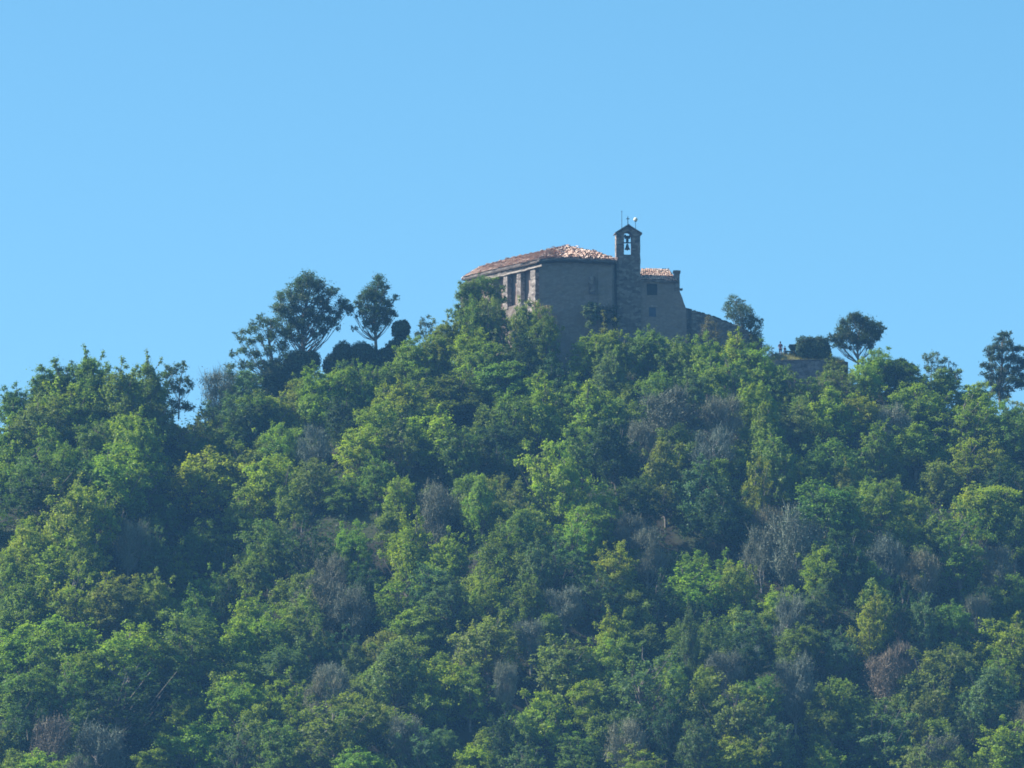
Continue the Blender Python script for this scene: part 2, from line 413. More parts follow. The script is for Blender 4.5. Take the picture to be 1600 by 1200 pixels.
    pk = W(982, 352.5, yt)
    ang = math.radians(7)
    cx = (L0.x+R0.x)/2; hw = (R0.x-L0.x)/2
    def rot(x, y):
        c, s = math.cos(ang), math.sin(ang); X, Y = x-cx, y-yt
        return (cx+X*c-Y*s, yt+X*s+Y*c)
    ztop = L0.z; zo0 = W(982, 397.5, yt).z; zo1 = W(982, 369, yt).z
    ox0 = W(974.8, 390, yt).x; ox1 = W(988.2, 390, yt).x; r_ = (ox1-ox0)/2; oc = (ox0+ox1)/2
    xl, xr = cx-hw, cx+hw
    # outline with an arched hole: left jamb, right jamb, lower body, arch head
    bm = bmesh.new()
    def slab(poly):
        f = [bm.verts.new((*rot(x, yt), z)) for x, z in poly]
        b = [bm.verts.new((*rot(x, yt+th), z)) for x, z in poly]
        bm.faces.new(f); bm.faces.new(b[::-1])
        n = len(poly)
        for i in range(n):
            j = (i+1) % n
            bm.faces.new((f[i], b[i], b[j], f[j]))
    slab([(xl-0.06, zbot), (xr+0.06, zbot), (xr, zo0), (ox1, zo0), (ox0, zo0), (xl, zo0)])
    slab([(xl, zo0+.002), (ox0, zo0+.002), (ox0, zo1), (xl, zo1)])
    slab([(ox1, zo0+.002), (xr, zo0+.002), (xr, zo1), (ox1, zo1)])
    n = 10
    for k in range(n):
        a0, a1 = math.pi-math.pi*k/n, math.pi-math.pi*(k+1)/n
        x0, x1 = oc+r_*math.cos(a0), oc+r_*math.cos(a1)
        X0 = xl+(xr-xl)*k/n; X1 = xl+(xr-xl)*(k+1)/n
        def top(x): return ztop + (pk.z-ztop-0.1)*(1-abs(x-cx)/hw)
        poly = [(x0, zo1+r_*1.15*math.sin(a0)), (x1, zo1+r_*1.15*math.sin(a1)), (X1, top(X1)), (X0, top(X0))]
        if k == 0: poly = [(xl, zo1+.002), (x0, zo1+.002)] + poly[1:]
        if k == n-1: poly = [poly[0], (x1, zo1+.002), (xr, zo1+.002)] + poly[2:]
        slab(poly)
    bmesh.ops.remove_doubles(bm, verts=bm.verts[:], dist=0.004)
    bmesh.ops.recalc_face_normals(bm, faces=bm.faces[:])
    rough(bm, 0.7, 0.028, 21)
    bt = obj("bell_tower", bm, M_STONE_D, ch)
    # pale blocks down the left edge, its sunlight put into their colour
    bm = bmesh.new(); rq = random.Random(8); z = W(963, 404, yt).z
    while z < ztop-0.25:
        h = rq.uniform(0.22, 0.36)
        a = rot(xl-0.05-rq.random()*0.04, yt+0.03); b = rot(xl+0.0, yt+0.03); c = rot(xl+0.0, yt+rq.uniform(0.9, 1.4)); d = rot(xl-0.05, yt+1.3)
        add_poly_prism(bm, [a, b, c, d], z, z+h-0.03); z += h
    obj("lit_edge", bm, M_PILLAR, bt)
    bm = bmesh.new()
    for s in (-1, 1):
        e = (cx+s*(hw+0.22), ztop-0.12); t = (cx, pk.z+0.02)
        poly = [e, t, (t[0], t[1]+0.16), (e[0], e[1]+0.14)]
        f = [bm.verts.new((*rot(x, yt-0.2), z_)) for x, z_ in poly]; b = [bm.verts.new((*rot(x, yt+th+0.2), z_)) for x, z_ in poly]
        bm.faces.new(f); bm.faces.new(b[::-1])
        for i in range(4): bm.faces.new((f[i], b[i], b[(i+1) % 4], f[(i+1) % 4]))
    bmesh.ops.recalc_face_normals(bm, faces=bm.faces[:]); rough(bm, 0.6, 0.02, 2)
    obj("tower_roof", bm, M_STONE_D, bt)
    ym = yt+0.6
    bm = bmesh.new(); p = W(971.5, 329, ym)
    add_lathe(bm, [(0.035, W(971.5, 362, ym).z), (0.03, p.z-0.5), (0.02, p.z)], 6, (p.x, ym, 0))
    add_box(bm, p.x-0.10, p.x+0.10, ym-0.02, ym+0.02, p.z-0.16, p.z-0.12)
    obj("lightning_rod", bm, M_IRON, bt)
    bm = bmesh.new(); p = W(981, 338, ym); zb = pk.z
    add_lathe(bm, [(0.05, zb-0.1), (0.05, p.z-0.1), (0.03, p.z)], 6, (p.x, ym, 0))
    add_box(bm, p.x-0.2, p.x+0.2, ym-0.035, ym+0.035, p.z-0.36, p.z-0.27)
    add_lathe(bm, [(0.02, 0), (0.10, 0.07), (0.02, 0.14)], 8, (p.x, ym, zb+0.12))
    obj("cross", bm, M_IRON, bt)
    bm = bmesh.new(); p = W(993, 343, ym)
    add_lathe(bm, [(0.03, W(993, 361, ym).z), (0.03, p.z-0.3), (0.13, p.z-0.27), (0.13, p.z-0.18)], 8, (p.x, ym, 0))
    lamp = obj("globe_stem", bm, M_IRON, bt)
    bm = bmesh.new(); bmesh.ops.create_uvsphere(bm, u_segments=14, v_segments=10, radius=0.27)
    for v in bm.verts: v.co += Vector((p.x, ym, p.z))
    obj("globe", bm, M_GLOBE, bt, True)

    # ---------------- annex
    ya = 2.35
    def aw(px, py): return W(px, py, ya)
    bm = bmesh.new()
    top_l = aw(1000, 437).z; xr0 = aw(1061, 452).x; xr1 = aw(1072, 482).x; xr2 = aw(1078, 540).x
    xL = aw(956, 437).x
    wx0, wx1, wz0, wz1 = aw(1009, 0).x, aw(1025, 0).x, aw(1009, 461).z, aw(1009, 443).z
    vx0, vx1, vz0, vz1 = aw(1012, 0).x, aw(1023, 0).x, aw(1012, 495).z, aw(1012, 480).z
    zs = [zbot, vz0, vz1, aw(0, 482).z, wz0, aw(0, 452).z, wz1, top_l]
    zs = sorted(zs)
    def xright(z):
        if z >= aw(0, 452).z: return xr0
        if z >= aw(0, 482).z: return xr0 + (xr1-xr0)*(aw(0, 452).z-z)/(aw(0, 452).z-aw(0, 482).z)
        return xr1 + (xr2-xr1)*(aw(0, 482).z-z)/(aw(0, 482).z-zbot)*1.2
    def vslab(x0a, x1a, x0b, x1b, z0, z1, d=0.5):
        add_vs = [bm.verts.new(c) for c in ((x0a, ya, z0), (x1a, ya, z0), (x1a, ya+d, z0), (x0a, ya+d, z0), (x0b, ya, z1), (x1b, ya, z1), (x1b, ya+d, z1), (x0b, ya+d, z1))]
        for f in ((3, 2, 1, 0), (4, 5, 6, 7), (0, 1, 5, 4), (1, 2, 6, 5), (2, 3, 7, 6), (3, 0, 4, 7)): bm.faces.new([add_vs[i] for i in f])
    for z0, z1 in zip(zs, zs[1:]):
        zm = (z0+z1)/2
        if wz0 < zm < wz1:
            vslab(xL, wx0, xL, wx0, z0, z1); vslab(wx1, xright(z0), wx1, xright(z1), z0, z1)
        elif vz0 < zm < vz1:
            vslab(xL, vx0, xL, vx0, z0, z1); vslab(vx1, xright(z0), vx1, xright(z1), z0, z1)
        else:
            vslab(xL, xright(z0), xL, xright(z1), z0, z1)
    # side and back walls
    add_box(bm, xr0-0.5, xr0, ya+0.502, ya+7.5, zbot, top_l)
    add_box(bm, xL, xr0-0.502, ya+7.0, ya+7.5, zbot, top_l)
    bmesh.ops.remove_doubles(bm, verts=bm.verts[:], dist=0.001)
    # drop the doubled inner faces between stacked slabs
    seen = {}
    for f in list(bm.faces):
        k = tuple(sorted(v.index for v in f.verts))
        seen.setdefault(k, []).append(f)
    rough(bm, 0.8, 0.035, 14)
    an = obj("annex_wall", bm, M_STONE, ch)
    bm = bmesh.new(); add_box(bm, wx0-0.05, wx1+0.05, ya+0.28, ya+0.34, wz0-0.05, wz1+0.05)
    obj("window", bm, M_GLASSD, an)
    bm = bmesh.new(); add_box(bm, wx0-0.25, wx1+0.25, ya-0.03, ya+0.3, wz1+0.01, wz1+0.2); rough(bm, .5, .015, 4); obj("lintel", bm, M_PALE_ST, an)
    bm = bmesh.new(); add_box(bm, vx0-0.05, vx1+0.05, ya+0.12, ya+0.18, vz0-0.05, vz1+0.05)
    obj("shutter", bm, M_BLUEG, an)
    bm = bmesh.new(); add_box(bm, vx0-0.25, vx1+0.25, ya-0.04, ya+0.3, vz1+0.01, vz1+0.22); rough(bm, .5, .015, 5); obj("lintel", bm, M_PALE_ST, an)
    # annex roof: one pitch towards the view, one behind
    e0, e1 = W(1001, 437.5, ya-0.4), W(1057, 439, ya-0.4); r0, r1 = W(1001, 421, ya+4), W(1044, 421.5, ya+4)
    k0 = Vector((e0.x, ya+8, e0.z)); k1 = Vector((e1.x, ya+8, e1.z))
    roof_from_tris("annex_roof", [(e0, e1, r1), (e0, r1, r0), (r0, r1, k1), (r0, k1, k0), (e1, k1, r1)], ch, seed=9, drop=0.16, messy=[])
    bm = bmesh.new()
    c0, c1 = W(1053, 425, ya-0.05), W(1062, 425, ya-0.05)
    add_box(bm, c0.x, c1.x, ya-0.05, ya+1.0, W(0, 456, ya).z, c0.z); 
    add_box(bm, c0.x-0.1, c1.x+0.12, ya-0.15, ya+1.1, c0.z+.002, c0.z+0.2); rough(bm, 0.5, 0.03, 6)
    obj("chimney", bm, M_STONE_D, ch)
    bm = bmesh.new(); s0 = W(1060, 452, ya)
    add_box(bm, s0.x, s0.x+0.55, ya-0.04, ya+0.9, s0.z-0.05, s0.z+0.12); rough(bm, 0.4, 0.02, 6); obj("ledge", bm, M_STONE_D, ch)
    # bell with headstock hangs in the opening
    bl = thing("bell", "dark bronze bell hanging from wooden headstock in the bell tower arch", "bell", (*rot(oc, yt+th/2), zo0))
    def loc(px, py): q_ = W(px, py, yt+th/2); return q_.z-zo0
    bm = bmesh.new()
    add_lathe(bm, [(0.36, loc(0, 390)), (0.33, loc(0, 389)), (0.22, loc(0, 386.5)), (0.17, loc(0, 384)), (0.14, loc(0, 382)), (0.05, loc(0, 381.2)), (0.05, loc(0, 380))], 16)
    obj("bell_body", bm, M_BRONZE, bl, True)
    bm = bmesh.new(); add_lathe(bm, [(0.03, loc(0, 388)), (0.03, loc(0, 390.5)), (0.07, loc(0, 390.8)), (0.05, loc(0, 391.6))], 8); obj("clapper", bm, M_IRON, bl)
    bm = bmesh.new()
    add_box(bm, -r_*1.0, r_*1.0, -0.08, 0.08, loc(0, 380.2), loc(0, 378.6))
    obj("axle", bm, M_IRON, bl)
    bm = bmesh.new()
    zq = [loc(0, y) for y in (378.5, 376, 373, 370.5, 368.5)]
    wd = [0.16, 0.17, 0.36, 0.40, 0.34]
    for i in range(4):
        add_poly_prism(bm, [(-wd[i], -0.14), (wd[i], -0.14), (wd[i], 0.14), (-wd[i], 0.14)], zq[i], zq[i+1]-0.002)
    for v in bm.verts:
        if abs(v.co.x) > 0.3: v.co.z -= 0.0
    add_box(bm, -0.36, -0.16, -0.12, 0.12, zq[4], zq[4]+0.13); add_box(bm, 0.2, 0.36, -0.12, 0.12, zq[4], zq[4]+0.06)
    obj("headstock", bm, M_WOODD, bl)
    return ch

M_PALE_ST = stone_material("lintel_stone", (0.30, 0.26, 0.22), (0.2, 0.17, 0.15), (0.4, 0.36, 0.32))

def roof_from_tris(name, tris, parent, seed, drop, messy):
    rr = random.Random(seed)
    bm = bmesh.new()
    for a, b, c in tris:
        lo = Vector((0, 0, -drop))
        vt = [bm.verts.new(p) for p in (a, b, c)]; vb = [bm.verts.new(p+lo) for p in (a, b, c)]
        bm.faces.new(vt); bm.faces.new(vb[::-1])
        for i in range(3): bm.faces.new((vt[i], vb[i], vb[(i+1) % 3], vt[(i+1) % 3]))
    bmesh.ops.remove_doubles(bm, verts=bm.verts[:], dist=0.002)
    deck = obj(name, bm, M_STONE_D, parent)
    V = []; tint = []
    for ti, (a, b, c) in enumerate(tris):
        n = (b-a).cross(c-a); 
        if n.z < 0: n = -n
        n.normalize()
        down = (Vector((0, 0, -1)) - n*Vector((0, 0, -1)).dot(n)).normalized(); side = n.cross(down).normalized()
        o = a
        pts = [((p-o).dot(side), (p-o).dot(down)) for p in (a, b, c)]
        s0, s1 = min(p[0] for p in pts), max(p[0] for p in pts); d0, d1 = min(p[1] for p in pts), max(p[1] for p in pts)
        def inside(s, d):
            sg = []
            for i in range(3):
                x0, y0 = pts[i]; x1, y1 = pts[(i+1) % 3]
                sg.append((x1-x0)*(d-y0)-(y1-y0)*(s-x0))
            return all(v >= -0.02 for v in sg) or all(v <= 0.02 for v in sg)
        ws, ld = 0.27, 0.42
        ms = 2.6 if ti in messy else 1.0
        i0 = int(math.floor(s0/ws)); 
        for i in range(i0, int(s1/ws)+1):
            for j in range(int(math.floor(d0/ld)), int(d1/ld)+1):
                s, d = (i+0.5)*ws, (j+0.5)*ld
                if not inside(s, d): continue
                if rr.random() < 0.02*ms: continue
                s += rr.gauss(0, 0.015*ms); d += rr.gauss(0, 0.03*ms)
                yaw = rr.gauss(0, 0.05*ms*ms*0.5)
                lift = 0.03+abs(rr.gauss(0, 0.018*ms*ms))
                w_ = ws*rr.uniform(0.82, 1.0); l_ = ld*1.25
                big = mnoise.noise(Vector((i*0.11, j*0.13, ti*3.7)))
                t = min(1, max(0, 0.70+0.26*big+rr.gauss(0, 0.12)))
                if ms > 1: t = min(1, max(0, t+rr.choice((-0.35, 0.0, 0.2))))
                cs, sn = math.cos(yaw), math.sin(yaw)
                prof = [(-0.5, 0.0), (-0.3, 0.075), (0.3, 0.075), (0.5, 0.0)]
                tilt = rr.gauss(0.03, 0.03*ms)
                for q in range(3):
                    quad = []
                    for (xx, hh), e in ((prof[q], 0), (prof[q+1], 0), (prof[q+1], 1), (prof[q], 1)):
                        ls = xx*w_; ldv = (e-0.5)*l_
                        S = s + ls*cs - ldv*sn; Dn = d + ls*sn + ldv*cs
                        hh2 = hh + lift + (0.04 if e else 0.0) + tilt*(e-0.5)
                        quad.append(o + side*S + down*Dn + n*hh2)
                    V += quad; tint.append(t)
    V = np.array([tuple(v) for v in V]); nf = len(tint)
    me = soup(name+"_tiles", V, nf, np.array(tint), np.zeros(nf))
    link("tiles", me, M_TILE, deck)
    return deck
chapel = build_chapel()

# ------------------------------------------------------------------ garden wall, terrace, table, people
def build_walls():
    pts = [(1070, 482), (1085, 486), (1100, 490.5), (1112, 494), (1124, 499), (1136, 503), (1148, 508), (1160, 513.5), (1175, 522), (1190, 533)]
    bm = bmesh.new(); up = []
    for i, (px, py) in enumerate(pts):
        p = W(px, py, 3.4+i*0.15)
        zb = min(hgt(p.x, p.y)-1.5, p.z-2.5)
        up.append((p, zb))
    for (a, za), (b, zb) in zip(up, up[1:]):
        add_poly_prism(bm, [(a.x, a.y), (b.x, b.y), (b.x, b.y+0.6), (a.x, a.y+0.6)], [za, zb, zb, za], [a.z, b.z, b.z, a.z])
    bmesh.ops.remove_doubles(bm, verts=bm.verts[:], dist=0.002)
    rough(bm, 0.6, 0.06, 30)
    w = obj("garden_wall", bm, M_STONE_D)
    tag(w, "dark rubble garden wall stepping down right from the chapel annex", "wall")
    bm = bmesh.new(); rr = random.Random(5)
    for (a, za), (b, zb) in zip(up, up[1:]):
        for k in range(5):
            p = a.lerp(b, (k+rr.random())/5); s = rr.uniform(0.10, 0.24)
            r = bmesh.ops.create_icosphere(bm, subdivisions=1, radius=s)
            for v in r['verts']: v.co = Vector((v.co.x*1.5, v.co.y*1.6, v.co.z*0.8)) + p + Vector((0, 0.3, 0.03))
    obj("coping", bm, M_MOSS, w)
    # retaining wall of the terrace
    bm = bmesh.new()
    y = -0.5; x0, x1 = W(1185, 564, y).x, W(1304, 566, y).x
    zt = W(1250, 563.5, y).z; zb = min(hgt(x0, -2), hgt(x1, -2))-2
    add_box(bm, x0, x1, y, y+0.6, zb, zt); rough(bm, 0.8, 0.05, 33)
    w = obj("terrace_wall", bm, stone_material("terrace_stone", (0.17, 0.14, 0.14), (0.09, 0.08, 0.08), (0.25, 0.21, 0.20), 0.4))
    tag(w, "plain dark stone retaining wall under the grassy terrace and clipped hedge", "wall")
    bm = bmesh.new(); add_box(bm, W(1222, 564, y).x, x1+0.05, y-0.08, y+0.68, zt+0.002, zt+0.13); rough(bm, 0.7, 0.03, 34)
    obj("coping", bm, M_STONE_D, w)
    # grass mound on top of the terrace
    bm = bmesh.new(); nx, ny = 34, 12; g = []
    for j in range(ny):
        row = []
        for i in range(nx):
            px = 1185 + 140*i/(nx-1); yy = y+0.45 + 9*j/(ny-1)
            x = W(px, 560, yy).x
            top = np.interp(px, [1185, 1200, 1212, 1225, 1245, 1300, 1325], [566, 560, 556.5, 553, 553.5, 559, 566])
            s = min(1, j/4.0); s = s*s*(3-2*s)
            zfar = W(px, top, y+3.5).z
            z = zt-0.1 + (zfar-(zt-0.1))*s + 0.08*mnoise.noise(Vector((x, yy, 0))*0.9)
            if j > 6: z -= (j-6)*0.25
            row.append(bm.verts.new((x, yy, z)))
        g.append(row)
    for j in range(ny-1):
        for i in range(nx-1): bm.faces.new((g[j][i], g[j][i+1], g[j+1][i+1], g[j+1][i]))
    o = obj("terrace_ground", bm, M_GRASS, None, True); o['kind'] = 'structure'
build_walls()

def terrace_z(px, Y):
    top = float(np.interp(px, [1185, 1200, 1212, 1225, 1245, 1300, 1325], [566, 560, 556.5, 553, 553.5, 559, 566]))
    return W(px, top, 3.0).z
def build_table():
    y = 3.2
    p = W(1237, 553, y)
    t = thing("picnic_table", "flat-topped dark green table with tapering foot and low bench beside the hedge", "table", (p.x+0.15, y, terrace_z(1237, y)-0.05))
    def z(py): return W(1237, py, y).z - t.location.z
    bm = bmesh.new(); add_lathe(bm, [(0.55, 0.0), (0.35, 0.1), (0.28, z(548)), (0.62, z(541.5)), (0.62, z(541.2))], 10); obj("foot", bm, M_GREENP, t)
    bm = bmesh.new(); add_box(bm, -0.4-0.1, 1.1, -0.6, 0.6, z(541), z(539)); bmesh.ops.bevel(bm, geom=bm.edges[:], offset=0.03, affect='EDGES'); obj("table_top", bm, M_GREENP, t)
    bm = bmesh.new(); add_box(bm, -1.0, -0.1, -0.9, -0.5, z(551.3), z(549.8)); add_box(bm, -0.95, -0.8, -0.85, -0.55, 0, z(551.3)-0.002); add_box(bm, -0.35, -0.2, -0.85, -0.55, 0, z(551.3)-0.002)
    obj("bench", bm, M_GREENP, t)
build_table()

SKIN = plain("skin", (0.42, 0.25, 0.18), 0.6)
def skin_mesh(name, verts, edges, radii, mat_, parent, sub=2):
    me = bpy.data.meshes.new(name); me.from_pydata(verts, edges, [])
    o = link(name, me, mat_, parent)
    md = o.modifiers.new("skin", 'SKIN'); md.use_smooth_shade = True
    for i, r in enumerate(radii):
        me.skin_vertices[0].data[i].radius = (r, r) if not hasattr(r, '__len__') else r
    me.skin_vertices[0].data[0].use_root = True
    s = o.modifiers.new("sub", 'SUBSURF'); s.levels = sub; s.render_levels = sub
    return o
def build_person(label, loc, h, rotz, shirt, trouser, hair, pose):
    t = thing("person", label, "person", loc); t.rotation_euler = (0, 0, rotz); s = h/1.78
    t.scale = (s, s, s)
    V = [(0, 0, 0.93), (0, 0.0, 1.12), (0, 0.01, 1.33), (0, 0.01, 1.45), (0, 0.0, 1.53), (0, -0.015, 1.62), (0, -0.01, 1.72)]
    R = [(0.15, 0.10), (0.135, 0.095), (0.165, 0.10), (0.10, 0.075), (0.052, 0.055), (0.075, 0.09), (0.062, 0.075)]
    E = [(i, i+1) for i in range(6)]
    def chain(root, pts, rad):
        last = root
        for p, r in zip(pts, rad):
            V.append(p); R.append(r); E.append((last, len(V)-1)); last = len(V)-1
        return last
    for sx in (-1, 1):
        f = pose['step']*sx
        chain(0, [(0.10*sx, 0, 0.86), (0.115*sx, -0.02-f*0.5, 0.48), (0.12*sx, -f, 0.09), (0.125*sx, -f-0.13, 0.03)], [0.092, 0.06, 0.042, 0.034])
        e = pose['elbow'][0 if sx < 0 else 1]; w = pose['wrist'][0 if sx < 0 else 1]
        last = chain(2, [(0.19*sx, 0.01, 1.40), (e[0]*sx, e[1], e[2]), (w[0]*sx, w[1], w[2])], [0.058, 0.04, 0.027])
        wv = Vector(w); wv.x *= sx; ev = Vector(e); ev.x *= sx; d = (wv-ev).normalized()
        sd = d.cross(Vector((1, 0, 0))).normalized(); palm = wv+d*0.07
        pi_ = chain(last, [tuple(palm)], [(0.036, 0.016)])
        for k, ln_ in enumerate((0.062, 0.072, 0.067, 0.052)):
            o0 = palm + sd*(k-1.5)*0.02
            chain(pi_, [tuple(o0+d*ln_*0.5+Vector((-0.006*sx, 0, 0))), tuple(o0+d*ln_+Vector((-0.022*sx, 0, 0)))], [0.009, 0.008])
        chain(last, [tuple(wv+d*0.03-sd*0.035), tuple(wv+d*0.065-sd*0.05)], [0.011, 0.009])
    body = skin_mesh("body", V, E, R, SKIN, t)
    # face details
    for sx in (-1, 1):
        bm = bmesh.new()
        r = bmesh.ops.create_uvsphere(bm, u_segments=8, v_segments=6, radius=0.013)
        for v in r['verts']: v.co += Vector((0.03*sx, -0.098, 1.655))
        obj("eye", bm, M_GLASSD, t)
    bm = bmesh.new(); r = bmesh.ops.create_icosphere(bm, subdivisions=1, radius=0.02)
    for v in r['verts']: v.co = Vector((v.co.x*0.8, v.co.y*1.3-0.108, v.co.z*1.4+1.625))
    obj("nose", bm, SKIN, t)
    bm = bmesh.new(); r = bmesh.ops.create_icosphere(bm, subdivisions=3, radius=0.115)
    for v in r['verts']:
        v.co = Vector((v.co.x*0.82, v.co.y*0.98+0.012, v.co.z*1.0+1.69))
        if v.co.y < -0.04 and v.co.z < 1.70: v.co.y = -0.04
        v.co += Vector((mnoise.noise(v.co*20), mnoise.noise(v.co*20+Vector((9, 0, 0))), 0))*0.006
    obj("hair", bm, hair, t, True)
    # clothes follow the body
    Vs = [(0, 0.0, 0.9), (0, 0, 1.12), (0, 0.01, 1.33), (0, 0.01, 1.44)]; Rs = [(0.175, 0.125), (0.16, 0.115), (0.185, 0.12), (0.105, 0.085)]
    Es = [(0, 1), (1, 2), (2, 3)]
    for sx in (-1, 1):
        e = pose['elbow'][0 if sx < 0 else 1]
        Vs += [(0.19*sx, 0.01, 1.40), (e[0]*sx, e[1], e[2]+0.05)]; Rs += [0.072, 0.056]
        Es += [(2, len(Vs)-2), (len(Vs)-2, len(Vs)-1)]
    skin_mesh("shirt", Vs, Es, Rs, shirt, t)
    Vs = [(0, 0, 0.95)]; Rs = [(0.168, 0.12)]; Es = []
    for sx in (-1, 1):
        f = pose['step']*sx
        pts = [(0.10*sx, 0, 0.85), (0.115*sx, -0.02-f*0.5, 0.5)] + ([(0.12*sx, -f, 0.13)] if pose['long'] else [])
        last = 0
        for p, r in zip(pts, (0.108, 0.078, 0.062)):
            Vs.append(p); Rs.append(r); Es.append((last, len(Vs)-1)); last = len(Vs)-1
    skin_mesh("trousers" if pose['long'] else "shorts", Vs, Es, Rs, trouser, t)
    for sx in (-1, 1):
        bm = bmesh.new()
        f = pose['step']*sx
        r = bmesh.ops.create_uvsphere(bm, u_segments=10, v_segments=6, radius=0.06)
        for v in r['verts']: v.co = Vector((v.co.x*0.9+0.123*sx, v.co.y*2.3-f-0.07, max(v.co.z, -0.04)*0.9+0.04))
        obj("shoe", bm, M_WOODD, t, True)
    return t
build_person("standing adult in a dark maroon top and short trousers on the grassy terrace",
             (W(1219.5, 556, 2.6).x, 2.6, W(1219.5, 556.5, 2.6).z), 1.86, math.radians(-20),
             plain("maroon_cloth", (0.09, 0.035, 0.05), 0.9), plain("navy_cloth", (0.04, 0.045, 0.08), 0.9), plain("dark_hair", (0.02, 0.016, 0.015), 0.7),
             dict(step=0.05, long=False, elbow=[(0.27, 0.02, 1.13), (0.26, 0.03, 1.13)], wrist=[(0.24, -0.16, 1.02), (0.25, -0.05, 0.90)]))
build_person("small child in a dusky purple top standing right of the adult on the terrace",
             (W(1226.5, 555, 2.9).x, 2.9, W(1226.5, 555.5, 2.9).z), 1.2, math.radians(25),
             plain("purple_cloth", (0.06, 0.03, 0.05), 0.9), plain("dark_cloth", (0.06, 0.04, 0.06), 0.9), plain("brown_hair", (0.035, 0.022, 0.016), 0.7),
             dict(step=-0.04, long=True, elbow=[(0.25, 0.03, 1.14), (0.26, 0.02, 1.13)], wrist=[(0.24, -0.05, 0.92), (0.22, -0.15, 1.0)]))

# ------------------------------------------------------------------ trees
def tube(V, F, pts, radii, n=5):
    """append a tapered tube along pts to vertex and face lists"""
    base = len(V)
    for i, p in enumerate(pts):
        d = (pts[min(i+1, len(pts)-1)] - pts[max(i-1, 0)])
        d = d/max(np.linalg.norm(d), 1e-6)
        r = np.array([0.31, 0.77, 0.2]); a = np.cross(d, r); a /= np.linalg.norm(a)+1e-9; b = np.cross(d, a)
        for k in range(n):
            th = 2*math.pi*k/n
            V.append(p + (a*math.cos(th)+b*math.sin(th))*radii[i])
    for i in range(len(pts)-1):
        for k in range(n):
            F.append((base+i*n+k, base+i*n+(k+1) % n, base+(i+1)*n+(k+1) % n, base+(i+1)*n+k))
def limbs_mesh(name, rng, trunk_pts, trunk_r, tips, thin=0.03, start=0.35):
    V, F = [], []
    tp = [np.array(p, float) for p in trunk_pts]
    tube(V, F, tp, list(np.linspace(trunk_r*1.25, trunk_r*0.35, len(tp))), 7)
    zs = np.array([p[2] for p in tp])
    for t in tips:
        t = np.array(t, float)
        # leave the trunk below the tip
        hz = math.hypot(t[0]-tp[-1][0]*0.5, t[1])
        za = np.clip(t[2]-hz*rng.uniform(0.9, 1.7)-0.6, zs[0]+(zs[-1]-zs[0])*start, zs[-1])
        f = np.interp(za, zs, np.arange(len(tp))); i = int(min(f, len(tp)-2)); a = tp[i]+(tp[i+1]-tp[i])*(f-i)
        m = a*0.5+t*0.5; m[2] += -0.10*np.linalg.norm(t-a)+rng.normal()*0.15; m[:2] += rng.normal(size=2)*0.15
        r0 = trunk_r*rng.uniform(0.28, 0.45)
        m1 = a*0.75+m*0.25+rng.normal(size=3)*0.05
        tube(V, F, [a, m1, m, t], [r0, r0*0.8, r0*0.55, thin], 5)
    me = bpy.data.meshes.new(name); me.from_pydata([tuple(v) for v in V], [], F)
    me.polygons.foreach_set('use_smooth', [True]*len(F))
    return me
def crown_from_clumps(name, rng, cl, centre, leaf, dens, spray=1.0, flat=0.7, loose=0.42):
    """cl: list of (x,y,z,r). Leaves sit on twigs that spread out of every clump."""
    P = []; Nn = []; T = []; Hh = []
    for (x, y, z, r) in cl:
        c = np.array([x, y, z]); out = c-centre; L = np.linalg.norm(out); out = out/max(L, 0.3)
        ntw = max(6, int(14*(r/0.9)))
        n = int(dens*r*r*2.0)
        tw = norm(out*0.5 + np.array([0, 0, 0.45]) + rng.normal(size=(ntw, 3))*0.75)
        tl = r*rng.uniform(0.55, 1.35, ntw)*spray
        k = rng.integers(0, ntw, n)
        s = rng.uniform(0.12, 1, n)**0.65
        p = tw[k]*(tl[k]*s)[:, None]
        p[:, 2] *= flat
        p += rng.normal(size=(n, 3))*np.where(rng.random((n, 1)) < 0.2, loose, 0.13)*r
        P.append(c+p)
        nn = norm(np.array([-0.15, 0, 0.4]) + tw[k]*0.45 + out*0.45 + rng.normal(size=(n, 3))*0.6)
        Nn.append(nn)
        ct = rng.normal()*0.11; chh = rng.normal()*0.16
        twt = rng.normal(size=ntw)*0.08
        T.append(np.clip(0.45+ct+twt[k]+rng.normal(size=n)*0.13, 0, 1)); Hh.append(np.clip(0.5+chh+rng.normal(size=n)*0.12, 0, 1))
    P = np.concatenate(P); Nn = np.concatenate(Nn); T = np.concatenate(T); Hh = np.concatenate(Hh)
    V = leaf_quads(rng, P, Nn, leaf*1.12)
    return soup(name, V, len(P), T, Hh)
